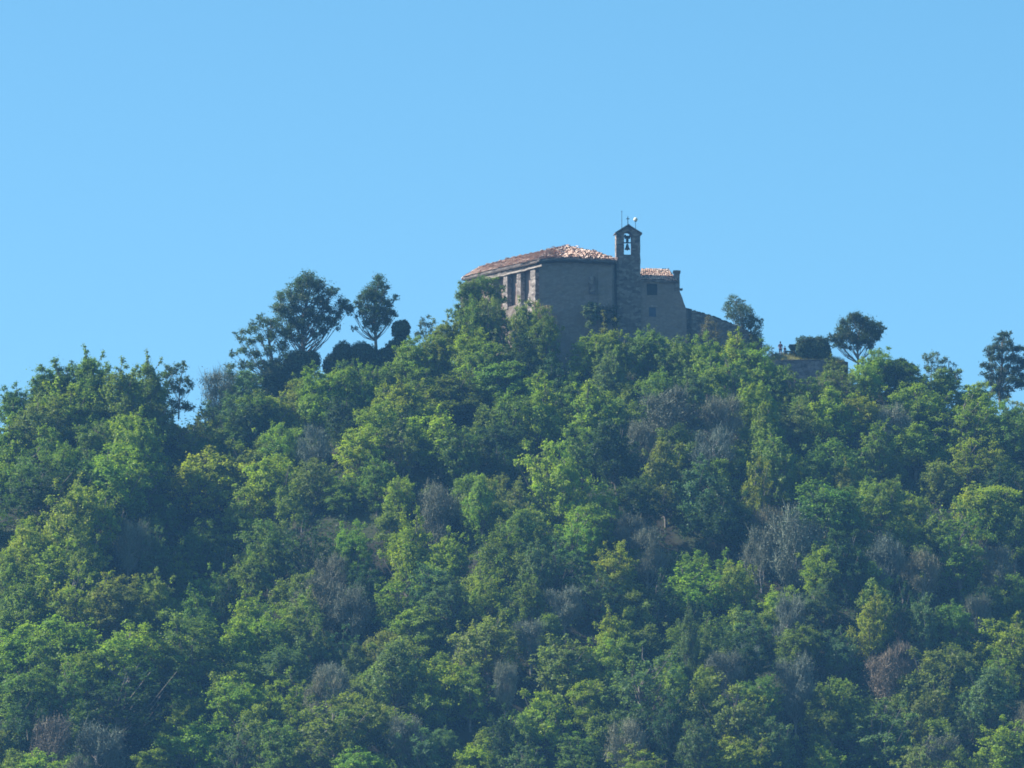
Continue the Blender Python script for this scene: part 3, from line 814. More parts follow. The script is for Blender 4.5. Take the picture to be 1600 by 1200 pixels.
def proto_broad(seed, style):
    """tree 10 m tall, crown 7 m wide, spanning z 3..10"""
    rng = np.random.default_rng(seed)
    lob = rng.normal(size=(9, 3)); lob = norm(lob); la = rng.uniform(-0.38, 0.5, 9)
    cl = []
    n = {'round': 105, 'layer': 105, 'tall': 105, 'open': 75}[style]
    for i in range(n):
        u = 1-2*(i+0.5)/n; ph = i*2.399963+rng.uniform(-0.3, 0.3)
        d = np.array([math.sqrt(1-u*u)*math.cos(ph), math.sqrt(1-u*u)*math.sin(ph), u])
        e = 1+float(np.sum(la*np.maximum(0, lob@d)**5))
        rf = rng.uniform(0.5, 0.92) if rng.random() < 0.78 else rng.uniform(0.1, 0.5)
        r = rng.uniform(0.45, 0.92)
        z = 5.6+d[2]*(3.9 if d[2]>0 else 4.6)*rf*e
        wide = 3.3*rf*e*(1.0 if style != 'tall' else (1.02-0.07*(z-3)))
        if style == 'layer': z = 3.4+round((z-3.4)/1.05)*1.05+rng.normal()*0.3; r *= 1.12
        if style == 'open': r *= 0.85
        cl.append((d[0]*wide, d[1]*wide, z, r))
    for i in range(13):      # shoots that reach past the outline
        d = norm(rng.normal(size=3)+np.array([0, 0, 0.15])); f = rng.uniform(0.9, 1.12)*(1+float(np.sum(la*np.maximum(0, lob@d)**5)))
        for q in range(2):
            g = f+0.09*q
            cl.append((d[0]*3.25*g, d[1]*3.25*g, 5.6+d[2]*3.9*g+0.15*q, 0.46-0.1*q))
    tr = [(0, 0, -1.5), (0, 0, 1.5), (rng.normal()*0.15, rng.normal()*0.15, 3.5), (rng.normal()*0.3, rng.normal()*0.3, 6), (rng.normal()*0.4, rng.normal()*0.4, 8.4)]
    tips = [c[:3] for c in cl if rng.random() < 0.6]
    crown = crown_from_clumps("crown", rng, cl, np.array([0, 0, 5.5]), 0.215, {'round': 160, 'layer': 155, 'tall': 160, 'open': 150}[style],
                              1.0, {'round': 0.9, 'layer': 0.5, 'tall': 1.0, 'open': 0.85}[style])
    trunk = limbs_mesh("trunk", rng, tr, 0.2, tips)
    return crown, trunk
def proto_twiggy(seed):
    rng = np.random.default_rng(seed)
    tr = [(0, 0, -1.5), (0, 0, 1.0), (rng.normal()*0.2, 0, 3.5), (rng.normal()*0.4, 0.1, 6.5)]
    cl = []
    for i in range(20):
        d = norm(rng.normal(size=3)); rf = rng.uniform(0.4, 0.9)
        cl.append((d[0]*2.9*rf, d[1]*2.9*rf, 6.0+d[2]*3.8*rf, rng.uniform(0.6, 1.2)))
    trunk = limbs_mesh("trunk", rng, tr, 0.17, [c[:3] for c in cl], 0.035, 0.05)
    # brooms of thin twigs
    n = 2300; k = rng.integers(0, len(cl), n); c = np.array(cl)
    root = np.array([0, 0, 0.5]); o = c[k, :3]
    dirs = norm(norm(o-root)*0.9+np.array([0, 0, 0.55])+rng.normal(size=(n, 3))*0.42)
    st = o + rng.normal(size=(n, 3))*0.42*c[k, 3:4] - dirs*0.5
    ln_ = rng.uniform(0.5, 1.9, (n, 1)); w = rng.uniform(0.014, 0.036, (n, 1))
    sd = norm(np.cross(dirs, rng.normal(size=(n, 3))))
    bend = rng.normal(size=(n, 3))*0.08
    V = np.stack([st-sd*w, st+sd*w, st+dirs*ln_+bend+sd*w*0.35, st+dirs*ln_+bend-sd*w*0.35], 1).reshape(-1, 3)
    T = np.clip(rng.normal(0.5, 0.22, n), 0, 1); Hh = np.full(n, 0.5)
    # a few dry leaves
    m = 7500; k = rng.integers(0, len(cl), m)
    P = c[k, :3]+rng.normal(size=(m, 3))*0.55*c[k, 3:4]
    LV = leaf_quads(rng, P, norm(np.array([0, 0, 0.6])+rng.normal(size=(m, 3))), 0.16)
    twigs = soup("crown", np.concatenate([V, LV]), n+m, np.concatenate([T, np.clip(rng.normal(0.55, 0.2, m), 0, 1)]), np.concatenate([Hh, rng.uniform(0.3, 0.9, m)]))
    return twigs, trunk
PROTO = {'round': [proto_broad(10+i, 'round') for i in range(5)],
         'layer': [proto_broad(30+i, 'layer') for i in range(5)],
         'tall': [proto_broad(50+i, 'tall') for i in range(4)],
         'open': [proto_broad(70+i, 'open') for i in range(3)],
         'twig': [proto_twiggy(90+i) for i in range(5)]}
for kd, lst in PROTO.items():
    for cr, tr in lst:
        cr.materials.append(M_TWIG if kd == 'twig' else M_LEAF); tr.materials.append(M_BARK_PALE if kd == 'twig' else M_BARK)

COL = {'L': (0.195, 0.300, 0.032), 'Y': (0.225, 0.305, 0.034), 'G': (0.135, 0.220, 0.036), 'D': (0.046, 0.090, 0.028),  # D: dark trees, darkened further to stand for deep shadow pockets
       'B': (0.115, 0.195, 0.075), 'T': (0.150, 0.162, 0.105), 'O': (0.160, 0.215, 0.052), 'P': (0.18, 0.145, 0.10)}
WORD = {'L': 'bright green', 'Y': 'yellow-green', 'G': 'mid-green', 'D': 'shadow-dark green', 'B': 'blue-green', 'T': 'twiggy', 'O': 'olive', 'P': 'reddish'}
rt = random.Random(2024)
placed = []      # (x, y, r, root, key, cx, cy)
firsts = {}
def place(x, y, z, w, htot, key, cx, cy, style=None):
    """one tree: an empty with crown and trunk; meshes are shared between copies"""
    kd = 'twig' if key in 'TP' else (style or rt.choice(('round', 'round', 'layer', 'tall', 'tall', 'open') if key != 'B' else ('round', 'tall', 'open')))
    cr, tr = rt.choice(PROTO[kd])
    nm = 'twiggy_tree' if kd == 'twig' else 'broadleaf_tree'
    root = bpy.data.objects.new(nm, None); C.objects.link(root)
    root.location = (x, y, z); root.rotation_euler = (rt.gauss(0, 0.07), rt.gauss(0, 0.07), rt.uniform(0, 6.283))
    s = w/7.0*rt.uniform(0.88, 1.22); root.scale = (s, s, htot/10.0)
    c = COL[key]; j = rt.gauss(1, 0.10); jh = rt.gauss(0, 0.07)
    col = (c[0]*j*(1+jh), c[1]*j, c[2]*j*(1-jh), 1)
    o = bpy.data.objects.new('crown', cr); C.objects.link(o); o.parent = root; o.color = col
    o2 = bpy.data.objects.new('trunk', tr); C.objects.link(o2); o2.parent = root
    placed.append([x, y, w/2, root, key, cx, cy])
def feature(px, py, w, h, key, style=None, drop=34):
    by = py + h/2 + drop
    Y = ray_ground(px, by)
    if Y is None:
        x_ = W(px, by, 0).x; Y = float(ridge(x_)[1])+1.0
    Y = float(Y)
    if Y > 2: Y = float(ridge(W(px, by, 0).x)[1])+1.0
    p = W(px, py-h/2, Y)
    ch = h*0.08*(Y+D0)/D0
    tot = max(ch/0.72, p.z-hgt(p.x, Y))
    place(p.x, Y, p.z-tot, w*0.08*(Y+D0)/D0*1.12, tot, key, px, py, style)

FEAT = """
20 690 80 80 L|62 660 100 85 O|112 640 100 95 Y|150 600 70 90 G tall|98 600 80 75 G|195 610 70 90 G|228 605 55 80 G|100 720 52 60 L|60 765 110 90 D|40 735 80 70 G|150 690 80 80 G
22 625 60 50 G|75 610 60 50 G|130 585 50 55 L|160 735 70 60 D|250 610 40 60 G|245 655 60 50 O
200 690 95 120 L|178 745 105 100 L|115 815 100 105 Y|150 800 90 90 L|232 725 70 90 B|50 850 72 70 L|14 885 50 64 Y|322 745 105 90 Y|262 800 55 60 G|240 860 80 80 B|200 850 60 80 T|310 850 80 80 G|385 800 66 80 L|272 888 60 50 Y|350 880 60 60 D|90 880 90 80 Y|140 870 70 80 G|10 950 60 70 G
342 618 70 90 T|330 668 60 60 G|385 610 60 70 B|300 680 70 60 O|360 680 70 60 G|400 650 60 60 D|330 700 60 60 G
455 625 60 60 O|502 608 60 60 L|535 602 50 60 L|575 602 60 60 L|400 640 60 60 G|365 645 60 60 B|440 645 62 44 Y|500 625 70 62 L|545 645 60 60 D|590 655 70 62 L|640 632 80 62 Y|700 612 90 60 G|690 682 80 70 Y|502 692 62 70 T|440 692 52 70 Y|560 692 60 62 Y|630 692 70 62 O|430 752 80 80 L|490 742 60 60 O|540 762 60 52 G|620 772 52 62 Y|590 740 60 60 G|755 780 50 80 L tall|680 800 70 100 T|640 870 80 110 L|560 852 62 80 L|485 850 70 70 D|520 895 60 60 T|420 855 70 80 G|770 860 60 70 G|720 700 70 70 G|775 690 70 70 D|380 720 60 70 G
545 590 50 55 G|600 590 60 50 G|640 565 60 60 L|680 560 50 60 Y|660 600 60 50 G
725 545 70 70 L|760 560 70 70 G|790 590 70 70 G|700 522 60 54 L|690 545 60 60 G|652 552 50 50 L|476 606 50 36 L|522 600 44 34 L|745 500 55 70 G tall|775 490 50 70 O|815 505 60 80 O|850 520 60 80 G|735 590 60 60 L|820 565 70 80 D|870 590 60 70 D|840 610 60 60 L|890 620 60 60 G|800 640 70 60 G
925 545 60 60 L|960 550 70 70 Y|1000 540 60 70 G|1035 560 60 60 O|1070 560 60 70 G|1105 560 60 80 L|1140 555 50 60 Y|1170 560 60 60 G|1190 580 60 60 L|1145 590 60 60 G|1200 630 55 60 L|1080 605 60 60 B|1020 600 60 60 G
850 650 70 90 L|920 640 100 90 Y|965 700 80 90 D|1045 640 100 80 T|1130 655 70 80 T|1190 670 55 90 L|870 750 90 110 Y|940 800 84 90 L|895 840 70 70 L|1040 740 74 110 O|1085 765 95 100 B|1130 800 80 80 D|1176 765 62 120 Y|870 880 80 60 B|958 885 62 64 Y|1010 860 70 80 T|1078 895 62 66 L|1130 905 60 70 L|1000 780 60 80 D|980 830 50 60 T|910 700 60 70 G|1000 690 60 70 T|1110 700 70 70 T
1218 720 80 110 G|1240 660 60 60 O|1290 645 80 80 L|1340 642 70 62 Y|1430 630 82 64 Y|1510 652 80 70 L|1570 662 64 70 G|1300 722 80 80 G|1370 702 70 70 G|1430 692 80 62 Y|1512 712 80 60 Y|1560 722 44 50 Y|1282 790 94 100 G layer|1375 775 80 80 G layer|1422 792 62 52 Y|1470 742 70 60 O|1540 792 92 80 Y layer|1500 862 100 90 G|1585 820 50 80 G|1240 850 90 120 T|1322 870 70 90 D|1383 872 70 80 T|1440 890 72 70 T|1555 885 64 70 T|1290 885 60 70 L|1190 860 70 90 T
1240 600 60 40 G|1275 612 60 50 G|1215 584 44 44 L|1305 588 52 46 O|1310 600 70 50 O|1345 590 64 60 L|1365 572 60 60 L|1400 585 50 50 D|1425 595 60 50 G|1475 600 70 50 G|1530 620 60 50 L|1590 640 50 40 O
40 935 84 74 G|112 935 92 90 Y|182 932 80 74 O|242 930 62 74 Y|332 925 56 66 L|30 1015 100 94 L|110 1005 100 84 L|200 1015 120 84 L|292 1012 110 94 G|372 1005 84 74 L|60 1085 120 84 G|190 1090 140 100 D|292 1100 74 70 G|372 1092 84 74 L|80 1155 92 80 P|150 1165 90 80 T|55 1200 70 60 Y|312 1162 100 90 L|245 1192 70 50 Y|370 1170 60 80 B
422 985 84 74 L|472 965 70 70 Y|442 1035 100 64 B|500 940 90 90 T|560 950 66 80 T|622 945 84 90 L|662 975 80 80 G|760 922 74 60 Y|765 1000 90 90 O|620 1045 100 96 O|682 1065 90 96 Y|735 1080 70 70 G|512 1082 72 80 T|458 1092 66 70 L|520 1140 110 96 O|450 1165 70 80 G|625 1150 72 72 T|662 1165 70 72 B|742 1185 72 60 Y|785 1150 66 90 D|565 1192 70 50 L|560 1040 60 70 B|700 930 60 60 B|790 1070 50 80 T
830 1000 72 70 T|882 1035 92 84 O|958 990 64 62 Y|950 1035 64 64 L|1003 1070 110 100 B|1056 1062 34 50 L|1104 1052 32 44 Y|852 1120 100 92 Y|1152 1115 100 112 O|1132 1045 60 60 T|1172 985 64 66 B|1080 925 90 64 L|1075 1000 40 100 B tall|972 1155 72 70 T|1000 1192 84 50 Y|1090 1160 66 72 B|1162 1175 80 60 Y|928 925 64 60 B|882 945 80 60 T|1020 940 60 80 D|1040 1130 60 80 D|900 1175 70 60 G|830 930 60 60 G
1222 965 70 90 T|1282 945 64 66 B|1312 1015 72 66 B|1355 965 50 92 Y tall|1442 968 54 80 B|1492 965 64 60 G|1462 1065 100 112 O|1562 1015 84 84 Y|1592 935 50 70 G|1384 1050 72 80 P|1242 1075 64 110 T|1332 1115 100 92 G|1385 1155 100 90 B|1540 1085 74 90 B|1512 1135 60 60 D|1472 1175 74 60 T|1572 1165 92 84 Y|1292 1175 72 60 G|1212 1155 64 80 B|1400 960 46 90 D|1530 965 60 80 T|1250 1000 60 60 G
"""
def skyline(px):
    return np.interp(px, [0, 60, 110, 150, 180, 225, 290, 310, 350, 380, 430, 520, 600, 640, 700, 725, 780, 820, 870, 890, 900, 1000, 1100, 1150, 1200, 1212, 1290, 1300, 1340, 1400, 1450, 1500, 1600],
                     [610, 590, 572, 553, 560, 566, 575, 632, 600, 600, 600, 580, 540, 530, 495, 450, 470, 485, 500, 560, 515, 505, 515, 525, 545, 592, 598, 560, 545, 565, 580, 595, 625])
for line in FEAT.strip().replace('\n', '|').split('|'):
    q = line.split()
    feature(float(q[0]), float(q[1]), float(q[2]), float(q[3]), q[4], q[5] if len(q) > 5 else None)
nfeat = len(placed)
# understorey between them
fr = random.Random(77); tries = 0; fill = 0
xy = [(p[0], p[1], p[2]) for p in placed]
while fill < 100 and tries < 9000:
    tries += 1
    x = fr.uniform(-72, 72); yr = float(ridge(x)[1]); y = yr - fr.uniform(-1, 96)
    r = fr.uniform(1.9, 3.0)
    if any((x-a)**2+(y-b)**2 < (2.5+0.25*c)**2 for a, b, c in xy): continue
    z = hgt(x, y); ht = r*fr.uniform(2.3, 3.0)
    px, pt = proj((x, y, z+ht))
    if px < -30 or px > 1630 or pt > 1215: continue
    if pt < skyline(px)+14: continue
    pc = proj((x, y, z+ht*0.65))
    near = min(placed[:nfeat], key=lambda q: (q[5]-pc[0])**2+(q[6]-pc[1])**2)
    key = near[4] if fr.random() < 0.55 else fr.choice('GGDBOLT')
    place(x, y, z-0.2, r*2, ht, key, pc[0], pc[1]); xy.append((x, y, r)); fill += 1

# ------------------------------------------------------------------ single trees on the skyline, modelled one by one
def special(name, label, Y, base, trunk, clumps, key, seed, leaf=0.24, dens=190, flat=0.8, trunk_r=0.22, depth=1.6, mat_=None, col=None, tips=True, spray=1.0, extra=None):
    rng = np.random.default_rng(seed)
    b = W(base[0], base[1], Y)
    root = thing(name, label, "tree" if 'shrub' not in name else "shrub", b)
    def L(px, py, dy=0.0):
        p = W(px, py, Y+dy)-b; return np.array([p.x, p.y, p.z])
    cl = []
    for (px, py, r) in clumps:
        rm = r*0.08*1.4
        cl.append((*L(px, py, rng.normal()*depth*0.6), rm))
        for _ in range(2):
            a_ = rng.uniform(0, 6.28); q_ = r*rng.uniform(0.7, 1.3)
            cl.append((*L(px+q_*math.cos(a_), py+q_*math.sin(a_)*0.8, rng.normal()*depth*0.5), rm*0.55))
        # fill depth behind and before, so the crown is round from the side too
        for s in (-1, 1):
            if rm > 0.5: cl.append((*L(px+rng.normal()*3, py+rng.normal()*3, s*depth*rng.uniform(0.5, 1.2)), rm*0.8))
    cen = np.mean(np.array([c[:3] for c in cl]), 0)
    me = crown_from_clumps("crown", rng, cl, cen, leaf*0.85, dens*0.95, spray, flat, 0.26)
    o = link("crown", me, mat_ or M_LEAF, root); o.color = (*(col or COL[key]), 1)
    tp = [L(*t) for t in trunk]
    tm = limbs_mesh("trunk", rng, tp, trunk_r, [c[:3] for c in cl[::2]] if tips else [], 0.02, 0.25)
    link("trunk", tm, M_BARK, root)
    return root
DK = (0.042, 0.078, 0.034); DG = (0.055, 0.095, 0.035)
special("broadleaf_tree", "tallest dark green tree left of the chapel, forked trunk and right-leaning limbs", 1.0, (474, 600),
        [(474, 600), (474, 560), (474, 540), (472, 515), (476, 485), (484, 455)],
        [(484, 445, 15), (468, 450, 13), (500, 452, 12), (515, 462, 9), (455, 462, 12), (440, 466, 9), (478, 468, 15), (500, 475, 12), (460, 482, 13), (485, 490, 13), (445, 490, 12), (435, 480, 8),
         (470, 505, 12), (498, 498, 11), (520, 455, 5), (512, 485, 8), (532, 475, 10), (540, 482, 8), (526, 492, 8), (515, 502, 9), (502, 514, 8), (492, 520, 7), (522, 508, 6), (452, 520, 10), (470, 528, 9), (484, 438, 8), (458, 505, 10)],
        'D', 201, col=DK, dens=150, depth=2.0, trunk_r=0.26, leaf=0.22)
special("broadleaf_tree", "airy green tree leaning left with sky showing through, left of the tallest tree", 0.0, (430, 630),
        [(430, 630), (428, 585), (425, 560), (420, 530), (424, 500)],
        [(430, 505, 10), (415, 505, 8), (400, 515, 9), (385, 520, 7), (440, 520, 10), (425, 525, 10), (408, 530, 8), (392, 535, 7), (375, 530, 6), (440, 540, 10), (420, 548, 8), (400, 552, 8), (380, 550, 7), (365, 555, 5),
         (362, 575, 6), (378, 570, 7), (395, 572, 8), (412, 570, 8), (360, 590, 6), (375, 592, 7), (392, 595, 8), (410, 590, 9), (430, 570, 9), (445, 558, 9), (368, 522, 4), (405, 497, 5)],
        'G', 202, col=DG, dens=125, depth=1.6, leaf=0.22, trunk_r=0.2)
special("broadleaf_tree", "small upright tree with bare lower trunk between tallest tree and egg-shaped yew", 1.5, (587, 560),
        [(588, 560), (587, 535), (586, 515), (586, 490), (590, 450)],
        [(592, 440, 9), (595, 448, 8), (580, 455, 9), (572, 460, 8), (590, 465, 12), (576, 472, 11), (565, 478, 8), (600, 475, 9), (585, 485, 13), (570, 488, 8), (604, 488, 9), (595, 497, 10), (580, 500, 9), (612, 490, 6),
         (617, 468, 5), (563, 465, 5), (588, 510, 8), (572, 508, 5), (604, 502, 6), (560, 495, 4), (551, 483, 5), (547, 490, 4), (552, 513, 4), (558, 512, 3), (617, 492, 4)],
        'D', 203, col=(0.04, 0.08, 0.038), dens=170, depth=1.3, leaf=0.2, trunk_r=0.19)
special("broadleaf_tree", "umbrella-shaped dark tree on bare trunk right of the clipped hedge", 2.5, (1341, 585),
        [(1341, 585), (1341, 565), (1340, 548), (1341, 535), (1343, 515)],
        [(1335, 505, 12), (1350, 510, 12), (1322, 512, 10), (1362, 512, 8), (1370, 508, 6), (1375, 515, 6), (1330, 523, 12), (1347, 525, 12), (1362, 525, 9), (1316, 520, 8), (1320, 530, 8), (1338, 535, 9), (1356, 535, 8), (1370, 524, 7),
         (1312, 537, 6), (1303, 532, 5), (1297, 526, 5), (1308, 528, 5), (1320, 540, 5), (1378, 511, 3), (1335, 497, 7), (1348, 500, 6), (1305, 541, 4), (1330, 543, 4)],
        'D', 204, col=(0.035, 0.062, 0.028), dens=165, depth=1.6, leaf=0.21, trunk_r=0.14)
special("broadleaf_tree", "dark layered tree at the right edge standing against the sky", 2.0, (1563, 640),
        [(1563, 640), (1562, 610), (1565, 580), (1566, 550), (1566, 525)],
        [(1566, 522, 6), (1574, 524, 6), (1560, 532, 8), (1575, 538, 8), (1552, 545, 8), (1566, 548, 10), (1583, 548, 8), (1592, 545, 7), (1548, 556, 7), (1560, 562, 9), (1575, 562, 9), (1590, 562, 9), (1540, 570, 6), (1552, 575, 8), (1566, 578, 9), (1582, 578, 9), (1596, 575, 9),
         (1538, 585, 5), (1550, 590, 7), (1564, 593, 8), (1580, 594, 9), (1595, 592, 9), (1560, 603, 6), (1590, 603, 5), (1605, 560, 8), (1608, 585, 9), (1540, 548, 4), (1545, 598, 7), (1572, 608, 7), (1556, 610, 7), (1565, 618, 8), (1598, 602, 7)],
        'D', 205, col=(0.036, 0.062, 0.032), dens=150, depth=1.6, leaf=0.21, flat=0.5, trunk_r=0.17)
special("broadleaf_tree", "soft blue-green tree rising behind the sloping garden wall", 5.5, (1160, 560),
        [(1160, 560), (1160, 530), (1160, 510), (1157, 490), (1150, 470)],
        [(1146, 468, 6), (1152, 476, 8), (1141, 482, 8), (1158, 485, 9), (1167, 486, 7), (1150, 493, 10), (1163, 497, 10), (1173, 497, 8), (1140, 493, 6), (1175, 508, 9), (1162, 510, 9), (1184, 502, 6), (1186, 512, 5), (1180, 520, 8),
         (1170, 525, 8), (1184, 530, 6), (1188, 540, 6), (1190, 550, 5), (1178, 540, 8), (1134, 478, 4), (1160, 472, 4)],
        'B', 206, col=(0.055, 0.09, 0.05), dens=150, depth=1.5, leaf=0.17, trunk_r=0.13)
special("broadleaf_tree", "sparse two-topped tree with sky gaps right of the left hilltop", -11.0, (278, 655),
        [(279, 655), (280, 630), (280, 610), (283, 590), (286, 572)],
        [(286, 570, 5), (278, 574, 5), (264, 576, 6), (262, 586, 7), (272, 584, 6), (286, 580, 4), (292, 596, 6), (282, 594, 6), (298, 604, 5), (266, 600, 7), (275, 610, 6), (285, 612, 5), (260, 615, 8), (292, 612, 4), (272, 630, 7), (286, 634, 7), (296, 636, 6), (268, 645, 8)],
        'L', 207, col=(0.075, 0.12, 0.035), dens=150, depth=0.9, leaf=0.21, trunk_r=0.09)
special("broadleaf_tree", "feathery pale sapling on the right skyline between the tall right trees", -0.5, (1455, 610),
        [(1455, 610), (1455, 590), (1455, 575), (1458, 560)],
        [(1448, 557, 5), (1459, 554, 5), (1443, 560, 4), (1455, 565, 6), (1450, 575, 5), (1460, 575, 5), (1465, 548+6, 3)],
        'L', 208, col=(0.085, 0.12, 0.045), dens=150, depth=0.6, leaf=0.17, trunk_r=0.07)
special("broadleaf_tree", "ragged open sapling just right of the feathery sapling on the skyline", 0.0, (1485, 610),
        [(1485, 610), (1484, 590), (1482, 570), (1480, 558)],
        [(1480, 562, 5), (1470, 566, 5), (1490, 572, 4), (1476, 576, 6), (1488, 582, 6), (1497, 580, 4), (1495, 590, 6), (1480, 590, 7)],
        'B', 209, col=(0.06, 0.095, 0.045), dens=150, depth=0.7, leaf=0.18, trunk_r=0.07)
special("leafy_shrub", "wispy shrub with thin upright shoots on the skyline left of the chapel", -0.5, (666, 545),
        [(666, 545), (666, 530), (665, 515)],
        [(660, 500, 4), (668, 497, 4), (664, 508, 6), (672, 508, 5), (656, 510, 4), (667, 520, 7), (676, 520, 5), (655, 522, 6)],
        'B', 210, col=(0.06, 0.10, 0.05), dens=140, depth=0.6, leaf=0.17, trunk_r=0.05)
special("leafy_shrub", "thin little shrub standing just left of the two people", 1.0, (1207, 570),
        [(1207, 570), (1207, 560), (1208, 550)],
        [(1207, 545, 3.5), (1205, 552, 4.5), (1211, 555, 4.5), (1206, 560, 6)],
        'B', 211, col=(0.06, 0.10, 0.05), dens=170, depth=0.4, leaf=0.14, trunk_r=0.04)
# ivy-clad growth over the left end of the chapel
special("ivy_covered_tree", "leafy tree cloaked in climbing ivy hiding the left end of the chapel", 1.5, (748, 575),
        [(748, 575), (748, 530), (748, 490), (750, 450)],
        [(755, 442, 9), (742, 445, 8), (732, 450, 7), (768, 444, 7), (728, 462, 8), (745, 460, 12), (765, 458, 10), (776, 462, 6), (728, 478, 9), (748, 480, 12), (768, 478, 11), (724, 495, 9), (742, 500, 11), (762, 500, 12), (780, 490, 7),
         (722, 446, 5), (718, 465, 6), (785, 470, 6), (782, 452, 5), (718, 482, 6), (712, 490, 6), (716, 506, 7), (732, 515, 9), (752, 520, 11), (772, 520, 10), (725, 455, 5)],
        'G', 212, col=(0.10, 0.165, 0.036), dens=200, depth=1.3, leaf=0.2, trunk_r=0.18)
special("leafy_shrub", "silvery blue-green shrub sprouting from the chapel wall", -0.6, (932, 530),
        [(932, 530), (931, 515), (930, 498)],
        [(926, 478, 5), (918, 484, 6), (930, 486, 6), (921, 493, 5), (914, 490, 4), (927, 500, 5), (920, 508, 5), (932, 496, 4), (922, 478, 4)],
        'B', 213, col=(0.11, 0.17, 0.105), dens=220, depth=0.35, leaf=0.2, trunk_r=0.05)
special("leafy_shrub", "dark ivy clump in the corner between chapel wall and bell tower", 0.8, (950, 530),
        [(950, 530), (950, 510), (948, 495)],
        [(942, 482, 7), (952, 484, 7), (944, 492, 8), (955, 495, 7), (948, 503, 8), (960, 500, 5)],
        'D', 214, col=(0.03, 0.055, 0.025), dens=210, depth=0.4, leaf=0.16, trunk_r=0.05)
special("leafy_shrub", "thin yellow-green shoot in front of the dark ivy clump", -1.4, (944, 530),
        [(944, 530), (944, 510), (942, 490)],
        [(942, 486, 2.5), (943, 492, 3), (944, 499, 3.5), (946, 507, 4), (943, 515, 5), (960, 502, 4), (964, 508, 3.5)],
        'Y', 215, col=(0.17, 0.19, 0.05), dens=260, depth=0.2, leaf=0.16, trunk_r=0.03)
special("twiggy_shrub", "pale brown dry shrub against the chapel corner below the right pillar", -2.2, (845, 540),
        [(845, 540), (845, 515), (845, 490)],
        [(838, 480, 7), (850, 485, 8), (842, 495, 10), (858, 500, 8), (848, 510, 10), (832, 505, 8), (862, 515, 6)],
        'T', 216, col=(0.20, 0.17, 0.12), dens=110, depth=0.8, leaf=0.17, trunk_r=0.06)
special("twiggy_shrub", "grey feathery shrub in front of the garden wall", 0.5, (1112, 560),
        [(1112, 560), (1112, 535), (1110, 515)],
        [(1106, 500, 5), (1112, 508, 6), (1102, 512, 6), (1116, 520, 7), (1106, 524, 8), (1096, 525, 6), (1120, 530, 6)],
        'T', 217, col=(0.13, 0.13, 0.10), dens=110, depth=0.7, leaf=0.16, trunk_r=0.05)

# clipped yews and the hedge: dense small leaves hugging a solid shape
def clipped(name, label, Y, base, lobes, key, seed, n=5200, box=None, cat="shrub", leaf=0.19):
    rng = np.random.default_rng(seed); b = W(base[0], base[1], Y); root = thing(name, label, cat, b)
    P = []; Nn = []
    tot = sum(l[2]*l[3] for l in lobes)
    bm = bmesh.new()
    for (px, py, rx, ry, pw) in lobes:
        c = W(px, py, Y)-b; c = np.array(c); f_ = 1.0 if box else 0.9; a = rx*0.08*f_; h = ry*0.08*f_
        k = int(n*rx*ry/tot); d = norm(rng.normal(size=(k, 3)))
        # superellipsoid: pw>2 gives a boxier body
        s = (np.sum(np.abs(d)**pw, 1))**(-1/pw)
        q = d*s[:, None]
        wob = 1+0.055*np.sin(q[:, 0]*5+seed)+0.05*np.sin(q[:, 2]*6+q[:, 1]*4+seed*2)+rng.normal(size=k)*0.06+0.05*np.sin(q[:,0]*13+q[:,2]*11+seed)
        P.append(c+q*wob[:, None]*np.array([a, min(a, h)*1.0 if box is None else box, h]))
        Nn.append(norm(norm(q**3*np.array([1, 1, 1]))+rng.normal(size=(k, 3))*0.8))
        r = bmesh.ops.create_icosphere(bm, subdivisions=3, radius=1.0)
        for v in r['verts']:
            dd = np.array(v.co.normalized()); s_ = (np.sum(np.abs(dd)**pw))**(-1/pw); qq = dd*s_*0.93
            v.co = Vector(c+qq*np.array([a, min(a, h) if box is None else box, h]))
    P = np.concatenate(P); Nn = np.concatenate(Nn); nf = len(P)
    me = soup("foliage", leaf_quads(rng, P, Nn, leaf), nf, np.clip(rng.normal(0.45, 0.18, nf), 0, 1), np.clip(rng.normal(0.5, 0.15, nf), 0, 1))
    o = link("foliage", me, M_YEW, root); o.color = (*COL_YEW, 1)
    core = obj("core", bm, M_CORE, root, True)
    V, F = [], []; t0 = np.array([0, 0, -1.2]); t1 = np.array(W(lobes[0][0], lobes[0][1]+lobes[0][3]*0.5, Y)-b)
    tube(V, F, [t0, t0*0.5+t1*0.5, t1], [0.16, 0.13, 0.1], 7)
    tm = bpy.data.meshes.new("trunk"); tm.from_pydata([tuple(v) for v in V], [], F); link("trunk", tm, M_BARK, root)
    return root
COL_YEW = (0.042, 0.078, 0.038)
M_CORE = noise_material("yew_inner_twigs", (0.012, 0.02, 0.012), (0.025, 0.035, 0.018), 6, 0.9, 0.8)
clipped("clipped_yew", "egg-shaped dark clipped yew on a short stem, highest of the clipped shrubs", 1.0, (625, 560), [(627, 515, 15.5, 16, 2.0), (625, 536, 10, 14, 2.0)], 'D', 301)
clipped("clipped_yew", "dark clipped yew mound joined to the foot of the egg-shaped yew", 0.6, (605, 575), [(618, 548, 18, 20, 2.2), (600, 560, 15, 18, 2.2), (612, 578, 16, 20, 2.0)], 'D', 302)
clipped("clipped_yew", "rounded dark clipped yew just right of the sky gap by the tallest tree", 0.4, (535, 590), [(536, 553, 18, 20, 2.3), (517, 572, 14, 20, 2.0), (530, 588, 15, 18, 2.0)], 'D', 303)
clipped("clipped_yew", "broad dark clipped yew beneath the small upright tree", 0.2, (568, 590), [(566, 553, 24, 20, 2.2), (585, 562, 14, 20, 2.0), (564, 582, 20, 20, 2.0), (547, 576, 14, 16, 2.0)], 'D', 304)
